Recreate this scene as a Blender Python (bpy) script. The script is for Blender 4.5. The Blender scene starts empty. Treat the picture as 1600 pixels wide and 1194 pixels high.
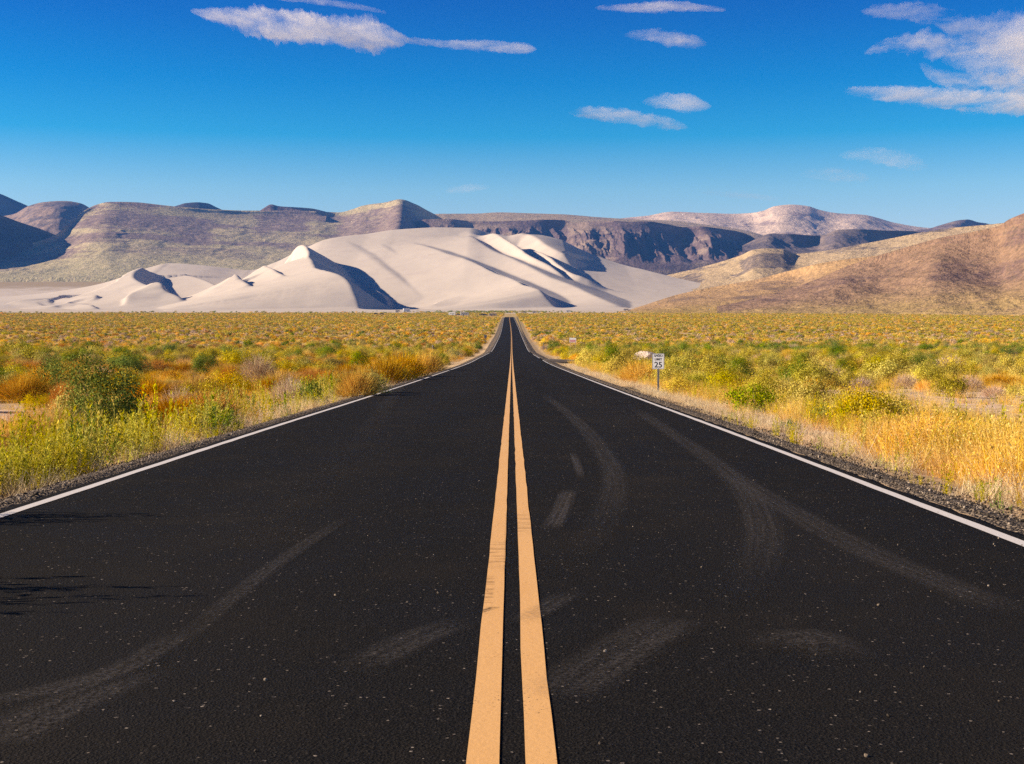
import bpy, math, random
import numpy as np
from mathutils import Vector

sc = bpy.context.scene
R = math.radians
rng = np.random.default_rng(7)
random.seed(7)

# ------------------------------------------------------------------ camera, sky, sun, exposure
F = 2000.0                     # focal length in photo pixels (photo is 1600 x 1194)
HOR = 500.0                    # photo row of the true horizon
CAMZ = 1.3
PITCH = math.atan((597.0 - HOR) / F)
cam = bpy.data.cameras.new('camera')
cam.sensor_width = 36.0
cam.lens = F / 1600.0 * 36.0
cam.clip_start = 0.05
cam.clip_end = 90000.0
cam_o = bpy.data.objects.new('camera', cam)
sc.collection.objects.link(cam_o)
cam_o.location = (0, 0, CAMZ)
cam_o.rotation_euler = (math.pi / 2 - PITCH, 0, 0)
sc.camera = cam_o

SUN_EL = R(23.0)
SUN_AZ = R(2.0)                # the sun stands to the left, almost square to the road
to_sun = Vector((-math.cos(SUN_AZ) * math.cos(SUN_EL), -math.sin(SUN_AZ) * math.cos(SUN_EL), math.sin(SUN_EL)))
sun = bpy.data.lights.new('sun', 'SUN')
sun.energy = 5.0
sun.angle = R(0.53)
sun.color = (1.0, 0.85, 0.66)
sun_o = bpy.data.objects.new('sun', sun)
sc.collection.objects.link(sun_o)
sun_o.rotation_euler = (-to_sun).to_track_quat('-Z', 'Y').to_euler()
sun_o.location = (-200, -100, 200)

w = bpy.data.worlds.new('World')
sc.world = w
w.use_nodes = True
wt = w.node_tree
for n in list(wt.nodes):
    wt.nodes.remove(n)
wo = wt.nodes.new('ShaderNodeOutputWorld')
bg = wt.nodes.new('ShaderNodeBackground')
bg.inputs['Strength'].default_value = 0.055
sky = wt.nodes.new('ShaderNodeTexSky')
sky.sky_type = 'NISHITA'
sky.sun_disc = False
sky.sun_elevation = SUN_EL
sky.sun_rotation = math.atan2(to_sun.x, to_sun.y) % (2 * math.pi)
sky.altitude = 1500
sky.air_density = 1.0
sky.dust_density = 0.2
sky.ozone_density = 3.0
tc = wt.nodes.new('ShaderNodeTexCoord')
sep = wt.nodes.new('ShaderNodeSeparateXYZ')
ramp = wt.nodes.new('ShaderNodeValToRGB')
mul = wt.nodes.new('ShaderNodeMix')
mul.data_type = 'RGBA'
mul.blend_type = 'MULTIPLY'
mul.inputs[0].default_value = 1.0
mr = wt.nodes.new('ShaderNodeMapRange')
mr.inputs['From Min'].default_value = 0.0
mr.inputs['From Max'].default_value = 0.5
wt.links.new(tc.outputs['Generated'], sep.inputs[0])
wt.links.new(sep.outputs['Z'], mr.inputs['Value'])
wt.links.new(mr.outputs[0], ramp.inputs[0])
SKY_TINT = [(0.0, (2.35, 1.62, 1.38)), (0.10, (1.80, 1.50, 1.36)), (0.20, (1.05, 1.40, 1.38)), (0.28, (0.12, 1.08, 1.38)), (0.36, (0.0, 0.82, 1.34)),
            (0.44, (0.0, 0.60, 1.26)), (0.52, (0.0, 0.44, 1.18)), (0.62, (0.01, 0.15, 0.50)), (1.0, (0.02, 0.17, 0.52))]
cr = ramp.color_ramp
while len(cr.elements) < len(SKY_TINT):
    cr.elements.new(0.5)
for e, (p, c) in zip(cr.elements, SKY_TINT):
    e.position = p
    e.color = (*c, 1)
wt.links.new(sky.outputs[0], mul.inputs[6])
wt.links.new(ramp.outputs[0], mul.inputs[7])
wt.links.new(mul.outputs[2], bg.inputs['Color'])
wt.links.new(bg.outputs[0], wo.inputs['Surface'])

sc.view_settings.view_transform = 'Standard'
sc.view_settings.look = 'None'
sc.view_settings.exposure = 0.88
sc.view_settings.gamma = 1.0
sc.view_settings.use_curve_mapping = False
sc.cycles.max_bounces = 6
sc.cycles.diffuse_bounces = 3
sc.cycles.volume_bounces = 2
sc.cycles.volume_step_rate = 0.35
sc.cycles.volume_max_steps = 256
sc.cycles.transparent_max_bounces = 16
sc.cycles.use_denoising = False     # keeps the fine grain of asphalt, sand and leaves

# ------------------------------------------------------------------ helpers
def ray(px, py):
    px = np.asarray(px, float); py = np.asarray(py, float)
    a = (px - 800.0) / F
    b = (597.0 - py) / F
    c, s = math.cos(PITCH), math.sin(PITCH)
    return a, c + b * s, -s + b * c

def at(px, py, Y):
    """world point seen at photo pixel (px, py) at world distance Y"""
    dx, dy, dz = ray(px, py)
    t = np.asarray(Y, float) / dy
    return dx * t, np.asarray(Y, float) + 0 * t, CAMZ + dz * t

def proj(x, y, z):
    c, s = math.cos(PITCH), math.sin(PITCH)
    d = y * c - (z - CAMZ) * s
    u = y * s + (z - CAMZ) * c
    return 800 + F * x / d, 597 - F * u / d

def pchip(xs, ys):
    xs = np.asarray(xs, float); ys = np.asarray(ys, float)
    h = np.diff(xs); dl = np.diff(ys) / h
    d = np.zeros_like(ys)
    for i in range(1, len(xs) - 1):
        if dl[i - 1] * dl[i] > 0:
            w1 = 2 * h[i] + h[i - 1]; w2 = h[i] + 2 * h[i - 1]
            d[i] = (w1 + w2) / (w1 / dl[i - 1] + w2 / dl[i])
    d[0] = dl[0]; d[-1] = dl[-1]
    def f(x):
        x = np.asarray(x, float)
        i = np.clip(np.searchsorted(xs, x) - 1, 0, len(h) - 1)
        t = (x - xs[i]) / h[i]
        r = ((1 + 2 * t) * (1 - t) ** 2 * ys[i] + t * (1 - t) ** 2 * h[i] * d[i] + t * t * (3 - 2 * t) * ys[i + 1] + t * t * (t - 1) * h[i] * d[i + 1])
        r = np.where(x < xs[0], ys[0] + (x - xs[0]) * d[0], r)
        return np.where(x > xs[-1], ys[-1] + (x - xs[-1]) * d[-1], r)
    return f

_perm = np.random.default_rng(3).permutation(512)
_perm = np.concatenate([_perm, _perm, _perm])
_ga = np.random.default_rng(4).uniform(0, 2 * np.pi, 512)
def perlin(x, y):
    x = np.asarray(x, float); y = np.asarray(y, float)
    xi = np.floor(x).astype(int); yi = np.floor(y).astype(int)
    xf = x - xi; yf = y - yi
    u = xf ** 3 * (xf * (xf * 6 - 15) + 10); v = yf ** 3 * (yf * (yf * 6 - 15) + 10)
    def g(ix, iy, fx, fy):
        a = _ga[_perm[(_perm[ix % 512] + iy) % 512]]
        return np.cos(a) * fx + np.sin(a) * fy
    n00 = g(xi, yi, xf, yf); n10 = g(xi + 1, yi, xf - 1, yf)
    n01 = g(xi, yi + 1, xf, yf - 1); n11 = g(xi + 1, yi + 1, xf - 1, yf - 1)
    return ((n00 * (1 - u) + n10 * u) * (1 - v) + (n01 * (1 - u) + n11 * u) * v) * 1.41

def fbm(x, y, o=4, lac=2.03, gain=0.5):
    a = 1.0; r = 0; t = 0
    for i in range(o):
        r = r + a * perlin(x + 17.3 * i, y - 9.1 * i); t += a
        x = x * lac; y = y * lac; a *= gain
    return r / t

def ridged(x, y, o=4):
    a = 1.0; r = 0; t = 0
    for i in range(o):
        r = r + a * (1 - 2 * np.abs(perlin(x + 31.7 * i, y + 11.9 * i))); t += a
        x = x * 2.05; y = y * 2.05; a *= 0.5
    return r / t

def sm(a, b, x):
    t = np.clip((np.asarray(x, float) - a) / (b - a), 0, 1)
    return t * t * (3 - 2 * t)

def link(o, parent=None):
    sc.collection.objects.link(o)
    if parent is not None:
        o.parent = parent
    return o

def tag(o, label=None, cat=None, group=None, kind=None):
    if label: o['label'] = label
    if cat: o['category'] = cat
    if group: o['group'] = group
    if kind: o['kind'] = kind
    return o

def mesh(name, verts, faces, mat, smooth=False):
    me = bpy.data.meshes.new(name)
    verts = np.asarray(verts, np.float32)
    me.vertices.add(len(verts)); me.vertices.foreach_set('co', verts.ravel())
    if isinstance(faces, np.ndarray):
        k = faces.shape[1]; nf = len(faces)
        me.loops.add(nf * k); me.loops.foreach_set('vertex_index', faces.astype(np.int32).ravel())
        me.polygons.add(nf)
        me.polygons.foreach_set('loop_start', np.arange(0, nf * k, k, dtype=np.int32))
        me.update(calc_edges=True)
    else:
        bpy.data.meshes.remove(me)
        me = bpy.data.meshes.new(name)
        me.from_pydata([tuple(map(float, v)) for v in verts], [], [list(map(int, f)) for f in faces])
        me.update()
    me.validate()
    if mat is not None:
        me.materials.append(mat)
    me.polygons.foreach_set('use_smooth', np.full(len(me.polygons), bool(smooth)))
    return me

def grid_faces(nr, nc):
    i = np.arange(nr - 1)[:, None] * nc + np.arange(nc - 1)[None, :]
    i = i.ravel()
    return np.stack([i, i + 1, i + nc + 1, i + nc], 1)

def obj(name, me, parent=None):
    return link(bpy.data.objects.new(name, me), parent)

def empty(name, loc, rz=0.0):
    o = bpy.data.objects.new(name, None)
    o.empty_display_size = 0.2
    o.location = loc
    o.rotation_euler = (0, 0, rz)
    return link(o)

class MB:
    """collects boxes, tubes and plates into one mesh"""
    def __init__(s): s.v = []; s.f = []
    def add(s, v, f):
        k = len(s.v); s.v += [tuple(p) for p in v]; s.f += [[i + k for i in q] for q in f]; return s
    def box(s, c, d, b=0.0, rz=0.0):
        x, y, z = [k / 2 for k in d]
        b = min(b, x * .9, y * .9, z * .9)
        if b <= 0:
            v = [(i * x, j * y, k * z) for i in (-1, 1) for j in (-1, 1) for k in (-1, 1)]
            f = [(0, 1, 3, 2), (4, 6, 7, 5), (0, 4, 5, 1), (2, 3, 7, 6), (0, 2, 6, 4), (1, 5, 7, 3)]
        else:
            v = []; f = []
            ring = [(-x + b, -y), (x - b, -y), (x, -y + b), (x, y - b), (x - b, y), (-x + b, y), (-x, y - b), (-x, -y + b)]
            inn = [(px * (1 - b / x), py * (1 - b / y)) for px, py in ring]
            for zz, rr in ((-z, inn), (-z + b, ring), (z - b, ring), (z, inn)):
                v += [(px, py, zz) for px, py in rr]
            for l in range(3):
                for i in range(8):
                    j = (i + 1) % 8
                    f.append((l * 8 + i, l * 8 + j, l * 8 + 8 + j, l * 8 + 8 + i))
            f.append(tuple(range(7, -1, -1))); f.append(tuple(range(24, 32)))
        ca, sa = math.cos(rz), math.sin(rz)
        v = [(c[0] + p[0] * ca - p[1] * sa, c[1] + p[0] * sa + p[1] * ca, c[2] + p[2]) for p in v]
        return s.add(v, f)
    def tube(s, a, b, r, n=8, r2=None):
        a = Vector(a); b = Vector(b); d = (b - a).normalized()
        u = d.orthogonal().normalized(); w_ = d.cross(u)
        r2 = r if r2 is None else r2
        v = []
        for p, rr in ((a, r), (b, r2)):
            for i in range(n):
                t = 2 * math.pi * i / n
                v.append(p + u * (rr * math.cos(t)) + w_ * (rr * math.sin(t)))
        f = [(i, (i + 1) % n, n + (i + 1) % n, n + i) for i in range(n)]
        f += [tuple(range(n - 1, -1, -1)), tuple(range(n, 2 * n))]
        return s.add(v, f)
    def prism(s, prof, y0, y1):
        """profile of (x, z) extruded along y"""
        n = len(prof)
        v = [(p[0], y0, p[1]) for p in prof] + [(p[0], y1, p[1]) for p in prof]
        f = [(i, (i + 1) % n, n + (i + 1) % n, n + i) for i in range(n)] + [tuple(range(n - 1, -1, -1)), tuple(range(n, 2 * n))]
        return s.add(v, f)
    def build(s, name, mat, parent=None, smooth=False):
        return obj(name, mesh(name, s.v, s.f, mat, smooth), parent)

# ------------------------------------------------------------------ material helpers
class NT:
    def __init__(s, name):
        s.m = bpy.data.materials.new(name); s.m.use_nodes = True
        s.t = s.m.node_tree
        for n in list(s.t.nodes): s.t.nodes.remove(n)
        s.out = s.t.nodes.new('ShaderNodeOutputMaterial')
    def n(s, typ, **kw):
        nd = s.t.nodes.new('ShaderNode' + typ)
        for k, v in kw.items():
            setattr(nd, k, v)
        return nd
    def set(s, nd, key, v):
        i = nd.inputs[key]
        if isinstance(v, bpy.types.NodeSocket): s.t.links.new(v, i)
        elif isinstance(v, tuple) and len(v) == 3 and i.type == 'RGBA': i.default_value = (*v, 1)
        else: i.default_value = v
    def coord(s, kind='Object'):
        return s.n('TexCoord').outputs[kind]
    def mapping(s, v, scale=(1, 1, 1), rot=(0, 0, 0), loc=(0, 0, 0)):
        m = s.n('Mapping'); s.set(m, 'Vector', v); s.set(m, 'Scale', scale); s.set(m, 'Rotation', rot); s.set(m, 'Location', loc)
        return m.outputs[0]
    def noise(s, v, scale, detail=3, rough=.55, dist=0.0):
        k = s.n('TexNoise'); s.set(k, 'Vector', v); s.set(k, 'Scale', scale); s.set(k, 'Detail', detail); s.set(k, 'Roughness', rough); s.set(k, 'Distortion', dist)
        return k.outputs[0]
    def voro(s, v, scale, out='Distance', feature='F1', rand=1.0):
        k = s.n('TexVoronoi', feature=feature); s.set(k, 'Vector', v); s.set(k, 'Scale', scale); s.set(k, 'Randomness', rand)
        return k.outputs[out]
    def ramp(s, fac, stops, interp='LINEAR'):
        r = s.n('ValToRGB'); s.set(r, 'Fac', fac); c = r.color_ramp; c.interpolation = interp
        while len(c.elements) < len(stops): c.elements.new(.5)
        for e, (p, col) in zip(c.elements, stops):
            e.position = p
            e.color = (col, col, col, 1) if isinstance(col, (int, float)) else (*col, 1)
        return r.outputs[0]
    def rng(s, v, a, b, lo=0.0, hi=1.0, smooth=True):
        k = s.n('MapRange', interpolation_type='SMOOTHSTEP' if smooth else 'LINEAR')
        for key, x in (('Value', v), ('From Min', a), ('From Max', b), ('To Min', lo), ('To Max', hi)): s.set(k, key, x)
        return k.outputs[0]
    def math(s, op, a, b=0.0, c=None):
        k = s.n('Math', operation=op); s.set(k, 0, a); s.set(k, 1, b)
        if c is not None: s.set(k, 2, c)
        return k.outputs[0]
    def mix(s, f, a, b, mode='MIX'):
        k = s.n('Mix', data_type='RGBA', blend_type=mode); s.set(k, 0, f); s.set(k, 6, a); s.set(k, 7, b)
        return k.outputs[2]
    def sepx(s, v):
        k = s.n('SeparateXYZ'); s.set(k, 0, v); return k.outputs
    def attr(s, name, out='Fac'):
        k = s.n('Attribute', attribute_name=name); return k.outputs[out]
    def bump(s, h, strength=.5, dist=.02):
        k = s.n('Bump'); s.set(k, 'Height', h); s.set(k, 'Strength', strength); s.set(k, 'Distance', dist); return k.outputs[0]
    def bsdf(s, col, rough=.8, metal=0.0, normal=None, spec=.3, **kw):
        b = s.n('BsdfPrincipled'); s.set(b, 'Base Color', col); s.set(b, 'Roughness', rough); s.set(b, 'Metallic', metal); s.set(b, 'Specular IOR Level', spec)
        if normal is not None: s.set(b, 'Normal', normal)
        for k, v in kw.items(): s.set(b, k.replace('_', ' '), v)
        return b.outputs[0]
    def done(s, sh, sock='Surface'):
        s.t.links.new(sh, s.out.inputs[sock]); return s.m

def plain(name, col, rough=.6, metal=0.0, spec=.4, var=.12, scale=20):
    t = NT(name); c = t.coord()
    f = t.noise(c, scale, 4)
    a = tuple(k * (1 - var) for k in col); b = tuple(min(1, k * (1 + var)) for k in col)
    return t.done(t.bsdf(t.mix(f, a, b), rough, metal, spec=spec))

# ------------------------------------------------------------------ terrain profile
zr = pchip([-60, 0, 10, 19.7, 32.7, 50, 72.5, 99.7, 125, 150, 190, 238, 262, 285, 330, 432, 540, 660, 860, 1061],
           [1.41, 0, -.235, -.455, -.776, -1.19, -1.71, -2.33, -2.85, -3.27, -3.95, -4.72, -5.0, -5.02, -4.78, -4.25, -2.95, -1.2, 1.35, 3.7])
zfar = pchip([1000, 1061, 1300, 1500, 1700, 2200, 2500, 3000, 3900, 6000, 12000, 30000],
             [2.97, 3.7, 6.0, 8.4, 11.0, 18.5, 26.0, 48.0, 124.0, 170.0, 240.0, 300.0])
XL, XR = -4.0, 3.43             # edge lines
ROAD_END = 1061.0
SHX = pchip([0, 400, 1061, 1062], [0, -0.15, -2.0, -2.0])

def zbase(Y):
    return np.where(Y < 1030, zr(Y), zfar(Y))

def shoulder(d):
    return -0.05 * sm(0.0, .25, d) - .20 * sm(.2, 1.0, d) - .17 * sm(.9, 2.6, d)

def zg(X, Y):
    X = np.asarray(X, float); Y = np.asarray(Y, float)
    d = np.maximum(XL - .22 - X, X - XR - .22)
    live = sm(ROAD_END + 40, ROAD_END, Y)
    k = sm(1.2, 9, d)
    lump = .10 * fbm(X / 3.1, Y / 3.1, 3) + .25 * fbm(X / 23 + 5, Y / 23, 3)
    far = 2.2 * fbm(X / 310 + 3, Y / 310, 3) * sm(60, 500, d)
    wash = -.5 * np.exp(-((Y - 268 - .012 * X) / 16.0) ** 2) * sm(3, 14, d)
    return zbase(Y) + np.where(d < 0, -.06, shoulder(np.maximum(d, 0)) * live - .012) + lump * k + far + wash

def ground_hit(px, py, lo=5.0, hi=1700.0):
    """world point on the ground seen at photo pixel (px, py)"""
    dx, dy, dz = [float(v) for v in ray(px, py)]
    Ys = np.geomspace(lo, hi, 1400)
    X = dx / dy * Ys; Z = CAMZ + dz / dy * Ys
    g = zg(X, Ys)
    idx = np.nonzero(Z <= g)[0]
    i = idx[0] if len(idx) else len(Ys) - 1
    return float(X[i]), float(Ys[i]), float(g[i])

# ------------------------------------------------------------------ materials of the setting
def mat_ground():
    t = NT('ground_soil'); c = t.coord()
    x, y, z = t.sepx(c)
    big = t.noise(c, .045, 4); mid = t.noise(c, .35, 4, .6); fine = t.noise(c, 7.0, 5, .7)
    straw = t.mix(mid, (.64, .40, .13), (.70, .48, .24))
    orange = t.mix(t.noise(c, .12, 4), (.56, .28, .035), (.62, .36, .08))
    pale = t.mix(fine, (.66, .45, .32), (.82, .61, .46))
    field = t.mix(t.rng(big, .42, .62), orange, straw)
    field = t.mix(t.rng(t.noise(c, .07, 3, .5), .57, .68), field, pale)
    absx = t.math('ABSOLUTE', t.math('ADD', x, .28))
    near = t.rng(t.math('ADD', absx, t.math('MULTIPLY', t.math('SUBTRACT', mid, .5), 2.5)), 6.5, 8.5, 1, 0)
    verge = t.mix(fine, (.52, .34, .18), (.74, .55, .36))
    field = t.mix(near, field, verge)
    for bx, by, rx_, ry_ in ((-14.0, 35.0, 3.6, 7.0), (17.0, 44.0, 6.0, 11.0), (-16.0, 60.0, 5.0, 4.0)):
        q_ = t.math('ADD', t.math('POWER', t.math('ABSOLUTE', t.math('MULTIPLY', t.math('ADD', x, -bx), 1 / rx_)), 2.0), t.math('POWER', t.math('ABSOLUTE', t.math('MULTIPLY', t.math('ADD', y, -by), 1 / ry_)), 2.0))
        field = t.mix(t.rng(t.math('ADD', q_, mid), 2.3, .9), field, pale)
    speck = t.rng(t.voro(c, 1.7), .08, .45)
    field = t.mix(t.math('MULTIPLY', t.rng(t.noise(c, .8, 3), .45, .62), .5), field, t.mix(speck, (.16, .12, .03), (.40, .26, .06)))
    green = t.mix(t.noise(c, .03, 3), (.50, .34, .08), (.44, .32, .09))
    field = t.mix(t.math('MULTIPLY', t.rng(y, 250.0, 900.0), .55), field, green)
    sand = t.mix(t.noise(c, .01, 4), (.63, .51, .40), (.70, .57, .45))
    sand = t.mix(t.math('MULTIPLY', t.rng(t.noise(t.mapping(c, (.03, .09, .03)), 1.0, 5, .7), .5, .62), .5), sand, (.34, .27, .15))
    edge = t.math('ADD', y, t.math('MULTIPLY', t.math('SUBTRACT', t.noise(c, .012, 4), .5), 300.0))
    k = t.rng(edge, 1545.0, 1580.0)
    side = t.math('SUBTRACT', x, t.math('MULTIPLY', y, .10))
    k = t.math('MULTIPLY', k, t.rng(side, 20.0, -20.0))
    valley = t.mix(t.noise(t.mapping(c, (.02, .05, .02)), 1.0, 6, .75), (.30, .21, .10), (.52, .38, .22))
    k2 = t.rng(edge, 3350.0, 3520.0)
    col = t.mix(k, field, sand)
    col = t.mix(t.math('MULTIPLY', k2, t.rng(side, 1e5, -1e5, 1, 1)), col, valley)
    h = t.math('ADD', fine, t.math('MULTIPLY', t.noise(c, 38.0, 3, .7), .35))
    return t.done(t.bsdf(col, .95, normal=t.bump(h, .6, .06), spec=.1))

def mat_gravel():
    t = NT('dark_gravel'); c = t.coord()
    v = t.voro(c, 42.0, 'Color'); d = t.voro(c, 42.0)
    sx = t.sepx(v)
    col = t.ramp(sx[0], [(0, (.035, .027, .022)), (.4, (.09, .069, .053)), (.75, (.20, .152, .112)), (1, (.36, .28, .20))])
    col = t.mix(t.rng(t.noise(c, 2.2, 4), .5, .75, 0, .6), col, (.16, .115, .075))
    h = t.math('SUBTRACT', t.noise(c, 17, 4, .7), d)
    return t.done(t.bsdf(col, .9, normal=t.bump(h, 1.0, .03), spec=.2))

def mat_asphalt():
    t = NT('asphalt'); c = t.coord()
    x, y, z = t.sepx(c)
    g1 = t.noise(c, 60.0, 4, .75); g2 = t.noise(c, 17.0, 4, .7); big = t.noise(t.mapping(c, (.5, .09, .5)), 1.0, 5, .6)
    blot = t.noise(c, .9, 5, .65)
    g3 = t.noise(c, 110.0, 2, .6)
    base = t.ramp(g1, [(0, (.003, .0028, .0026)), (.40, (.0072, .0064, .0058)), (.55, (.0150, .0130, .0115)), (.68, (.048, .040, .033)), (.85, (.125, .10, .082))])
    base = t.mix(t.rng(g3, .35, .7, 0, .5), base, (.0165, .0140, .0122))
    base = t.mix(t.rng(big, .42, .72, 0, .55), base, (.021, .0175, .0152))
    base = t.mix(t.rng(blot, .5, .75, 0, .5), base, (.026, .021, .018))
    base = t.mix(t.rng(g2, .54, .7, 0, .45), base, (.028, .023, .0195))
    wheel = t.math('MULTIPLY', t.rng(t.math('ABSOLUTE', t.math('SUBTRACT', t.math('ABSOLUTE', t.math('ADD', x, .2)), 1.9)), .1, .9, 1, 0), t.rng(blot, .35, .7, .1, .5))
    base = t.mix(wheel, base, (.023, .0195, .0172))
    # light stone chips lying open in the surface
    vc = t.sepx(t.voro(c, 46.0, 'Color')); vd = t.voro(c, 46.0)
    chip = t.math('MULTIPLY', t.rng(vc[0], .955, .965), t.rng(vd, .34, .24))
    base = t.mix(t.math('MULTIPLY', chip, .8), base, t.mix(vc[1], (.12, .095, .075), (.36, .30, .25)))
    vb = t.sepx(t.voro(c, 15.0, 'Color')); vbd = t.voro(c, 15.0)
    chip2 = t.math('MULTIPLY', t.rng(vb[0], .975, .982), t.rng(vbd, .14, .08))
    base = t.mix(t.math('MULTIPLY', chip2, t.rng(t.noise(c, .6, 2), .45, .6)), base, (.55, .46, .38))
    h = t.math('ADD', g1, t.math('MULTIPLY', t.voro(c, 90.0), .5))
    return t.done(t.bsdf(base, t.rng(blot, .3, .7, .75, .95), normal=t.bump(h, .9, .010), spec=.06))

def mat_paint(name, a, b, dark, smears):
    t = NT(name); c = t.coord()
    x, y, z = t.sepx(c)
    n = t.noise(c, 30, 5, .7); n2 = t.noise(t.mapping(c, (4, .8, 4)), 1.0, 5, .65)
    col = t.mix(n2, a, b)
    col = t.mix(t.rng(n, .62, .74, 0, .55), col, dark)
    ed = t.noise(c, 55, 3, .8)
    pits = t.math('MULTIPLY', t.rng(ed, .62, .67), t.rng(t.noise(c, 2.0, 5), .45, .62))
    col = t.mix(pits, col, (.015, .014, .013))
    for x0, x1, y0, y1, s in smears:
        st = t.noise(t.mapping(c, (3.5, 26.0, 3.5)), 1.0, 3, .6)
        m = t.math('MULTIPLY', t.rng(y, y0, y0 + .35), t.rng(y, y1 - .35, y1, 1, 0))
        m = t.math('MULTIPLY', m, t.math('MULTIPLY', t.rng(x, x0, x0 + .02), t.rng(x, x1 - .02, x1, 1, 0)))
        m = t.math('MULTIPLY', m, t.rng(st, .47, .58, 0, s))
        col = t.mix(m, col, (.17, .085, .02))
    return t.done(t.bsdf(col, .6, normal=t.bump(n, .35, .006), spec=.3))

def mat_sand():
    t = NT('dune_sand'); c = t.coord()
    col = t.mix(t.noise(c, .006, 4), (.61, .51, .415), (.68, .575, .475))
    col = t.mix(t.rng(t.noise(t.mapping(c, (.012, .04, .02)), 1.0, 5, .6), .48, .7, 0, .25), col, (.50, .40, .36))
    h = t.noise(t.mapping(c, (.08, .25, .08)), 1.0, 5, .6)
    return t.done(t.bsdf(col, .95, normal=t.bump(h, .25, 1.2), spec=.05))

def mat_hill(name, grass, grass2, rock, lo=.45, hi=.62, s=.0035, stripe=1.0, dotcol=(.10, .09, .05), dots=.6, dscale=.08, foot=None):
    t = NT(name); c = t.coord()
    a = t.noise(c, s * 3, 5, .6); b = t.noise(t.mapping(c, (s, s, s * 6 * stripe)), 1.0, 7, .68); f = t.noise(c, .05, 5, .75)
    col = t.mix(a, grass, grass2)
    k = t.math('ADD', b, t.math('MULTIPLY', t.math('SUBTRACT', f, .5), .18))
    k = t.math('ADD', k, t.math('MULTIPLY', t.attr('rock'), .35))  # attribute holds rock patches and, on mesa and hillside, painted shade
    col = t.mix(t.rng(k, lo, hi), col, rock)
    if foot: col = t.mix(t.math('MULTIPLY', t.attr('foot'), .9), col, foot)
    col = t.mix(1.0, col, t.ramp(t.noise(c, .11, 4, .8), [(.32, .62), (.5, 1.0), (.70, 1.38)]), 'MULTIPLY')
    d = t.rng(t.voro(c, dscale), .2, .5, 1, 0)
    col = t.mix(t.math('MULTIPLY', d, t.math('MULTIPLY', t.rng(f, .38, .62), dots)), col, dotcol)
    col = t.mix(t.rng(t.noise(c, .03, 6, .85), .46, .64, 0, .5), col, tuple(k_ * 1.3 for k_ in grass))
    return t.done(t.bsdf(col, .95, normal=t.bump(t.math('ADD', f, t.noise(c, .016, 5, .7)), .8, 9.0), spec=.05))

# ------------------------------------------------------------------ ground, road, markings
def build_ground():
    e = [0.0]
    st = .22
    while e[-1] < 14: e.append(e[-1] + st)
    while e[-1] < 9000: e.append(e[-1] + (e[-1] - e[-2]) * 1.085)
    e = np.array(e)
    xs = np.concatenate([(XL - .22) - e[::-1], [-2, 0, 2], (XR + .22) + e])
    ys = [-40.0]
    while ys[-1] < 60: ys.append(ys[-1] + .45)
    while ys[-1] < 30000: ys.append(ys[-1] + min((ys[-1] - ys[-2]) * 1.02, 260))
    ys = np.array(ys)
    X, Y = np.meshgrid(xs, ys)
    Z = zg(X, Y)
    me = mesh('ground', np.stack([X.ravel(), Y.ravel(), Z.ravel()], 1), grid_faces(len(ys), len(xs)), mat_ground(), True)
    tag(obj('ground', me), 'sandy desert plain with dry straw and orange soil', 'ground', kind='structure')

def road_rows(y0, y1):
    ys = [y0]
    while ys[-1] < y1: ys.append(ys[-1] + max(.5, ys[-1] * .012))
    ys[-1] = y1
    return np.array(ys)

def ribbon(name, xa, xb, y0, y1, lift, mat, label, jag=0.0, seed=0, cols=2, step=None):
    ys = road_rows(y0, y1) if step is None else np.arange(y0, y1, step)
    off = SHX(ys)
    z = zr(ys) + lift + np.clip(ys, 0, None) * 2.2e-5
    ja = jag * perlin(ys * 6.1, ys * 0 + seed) + jag * .7 * perlin(ys * 19.3, ys * 0 + seed + 4)
    jb = jag * perlin(ys * 6.7, ys * 0 + seed + 9) + jag * .7 * perlin(ys * 17.3, ys * 0 + seed + 14)
    a = xa + ja; b = xb + jb
    V = np.stack([np.stack([off + a + (b - a) * k / (cols - 1), ys, z], 1) for k in range(cols)], 1).reshape(-1, 3)
    me = mesh(name, V, grid_faces(len(ys), cols), mat)
    return tag(obj(name, me), label, name.replace('_', ' '), kind='structure')

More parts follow.
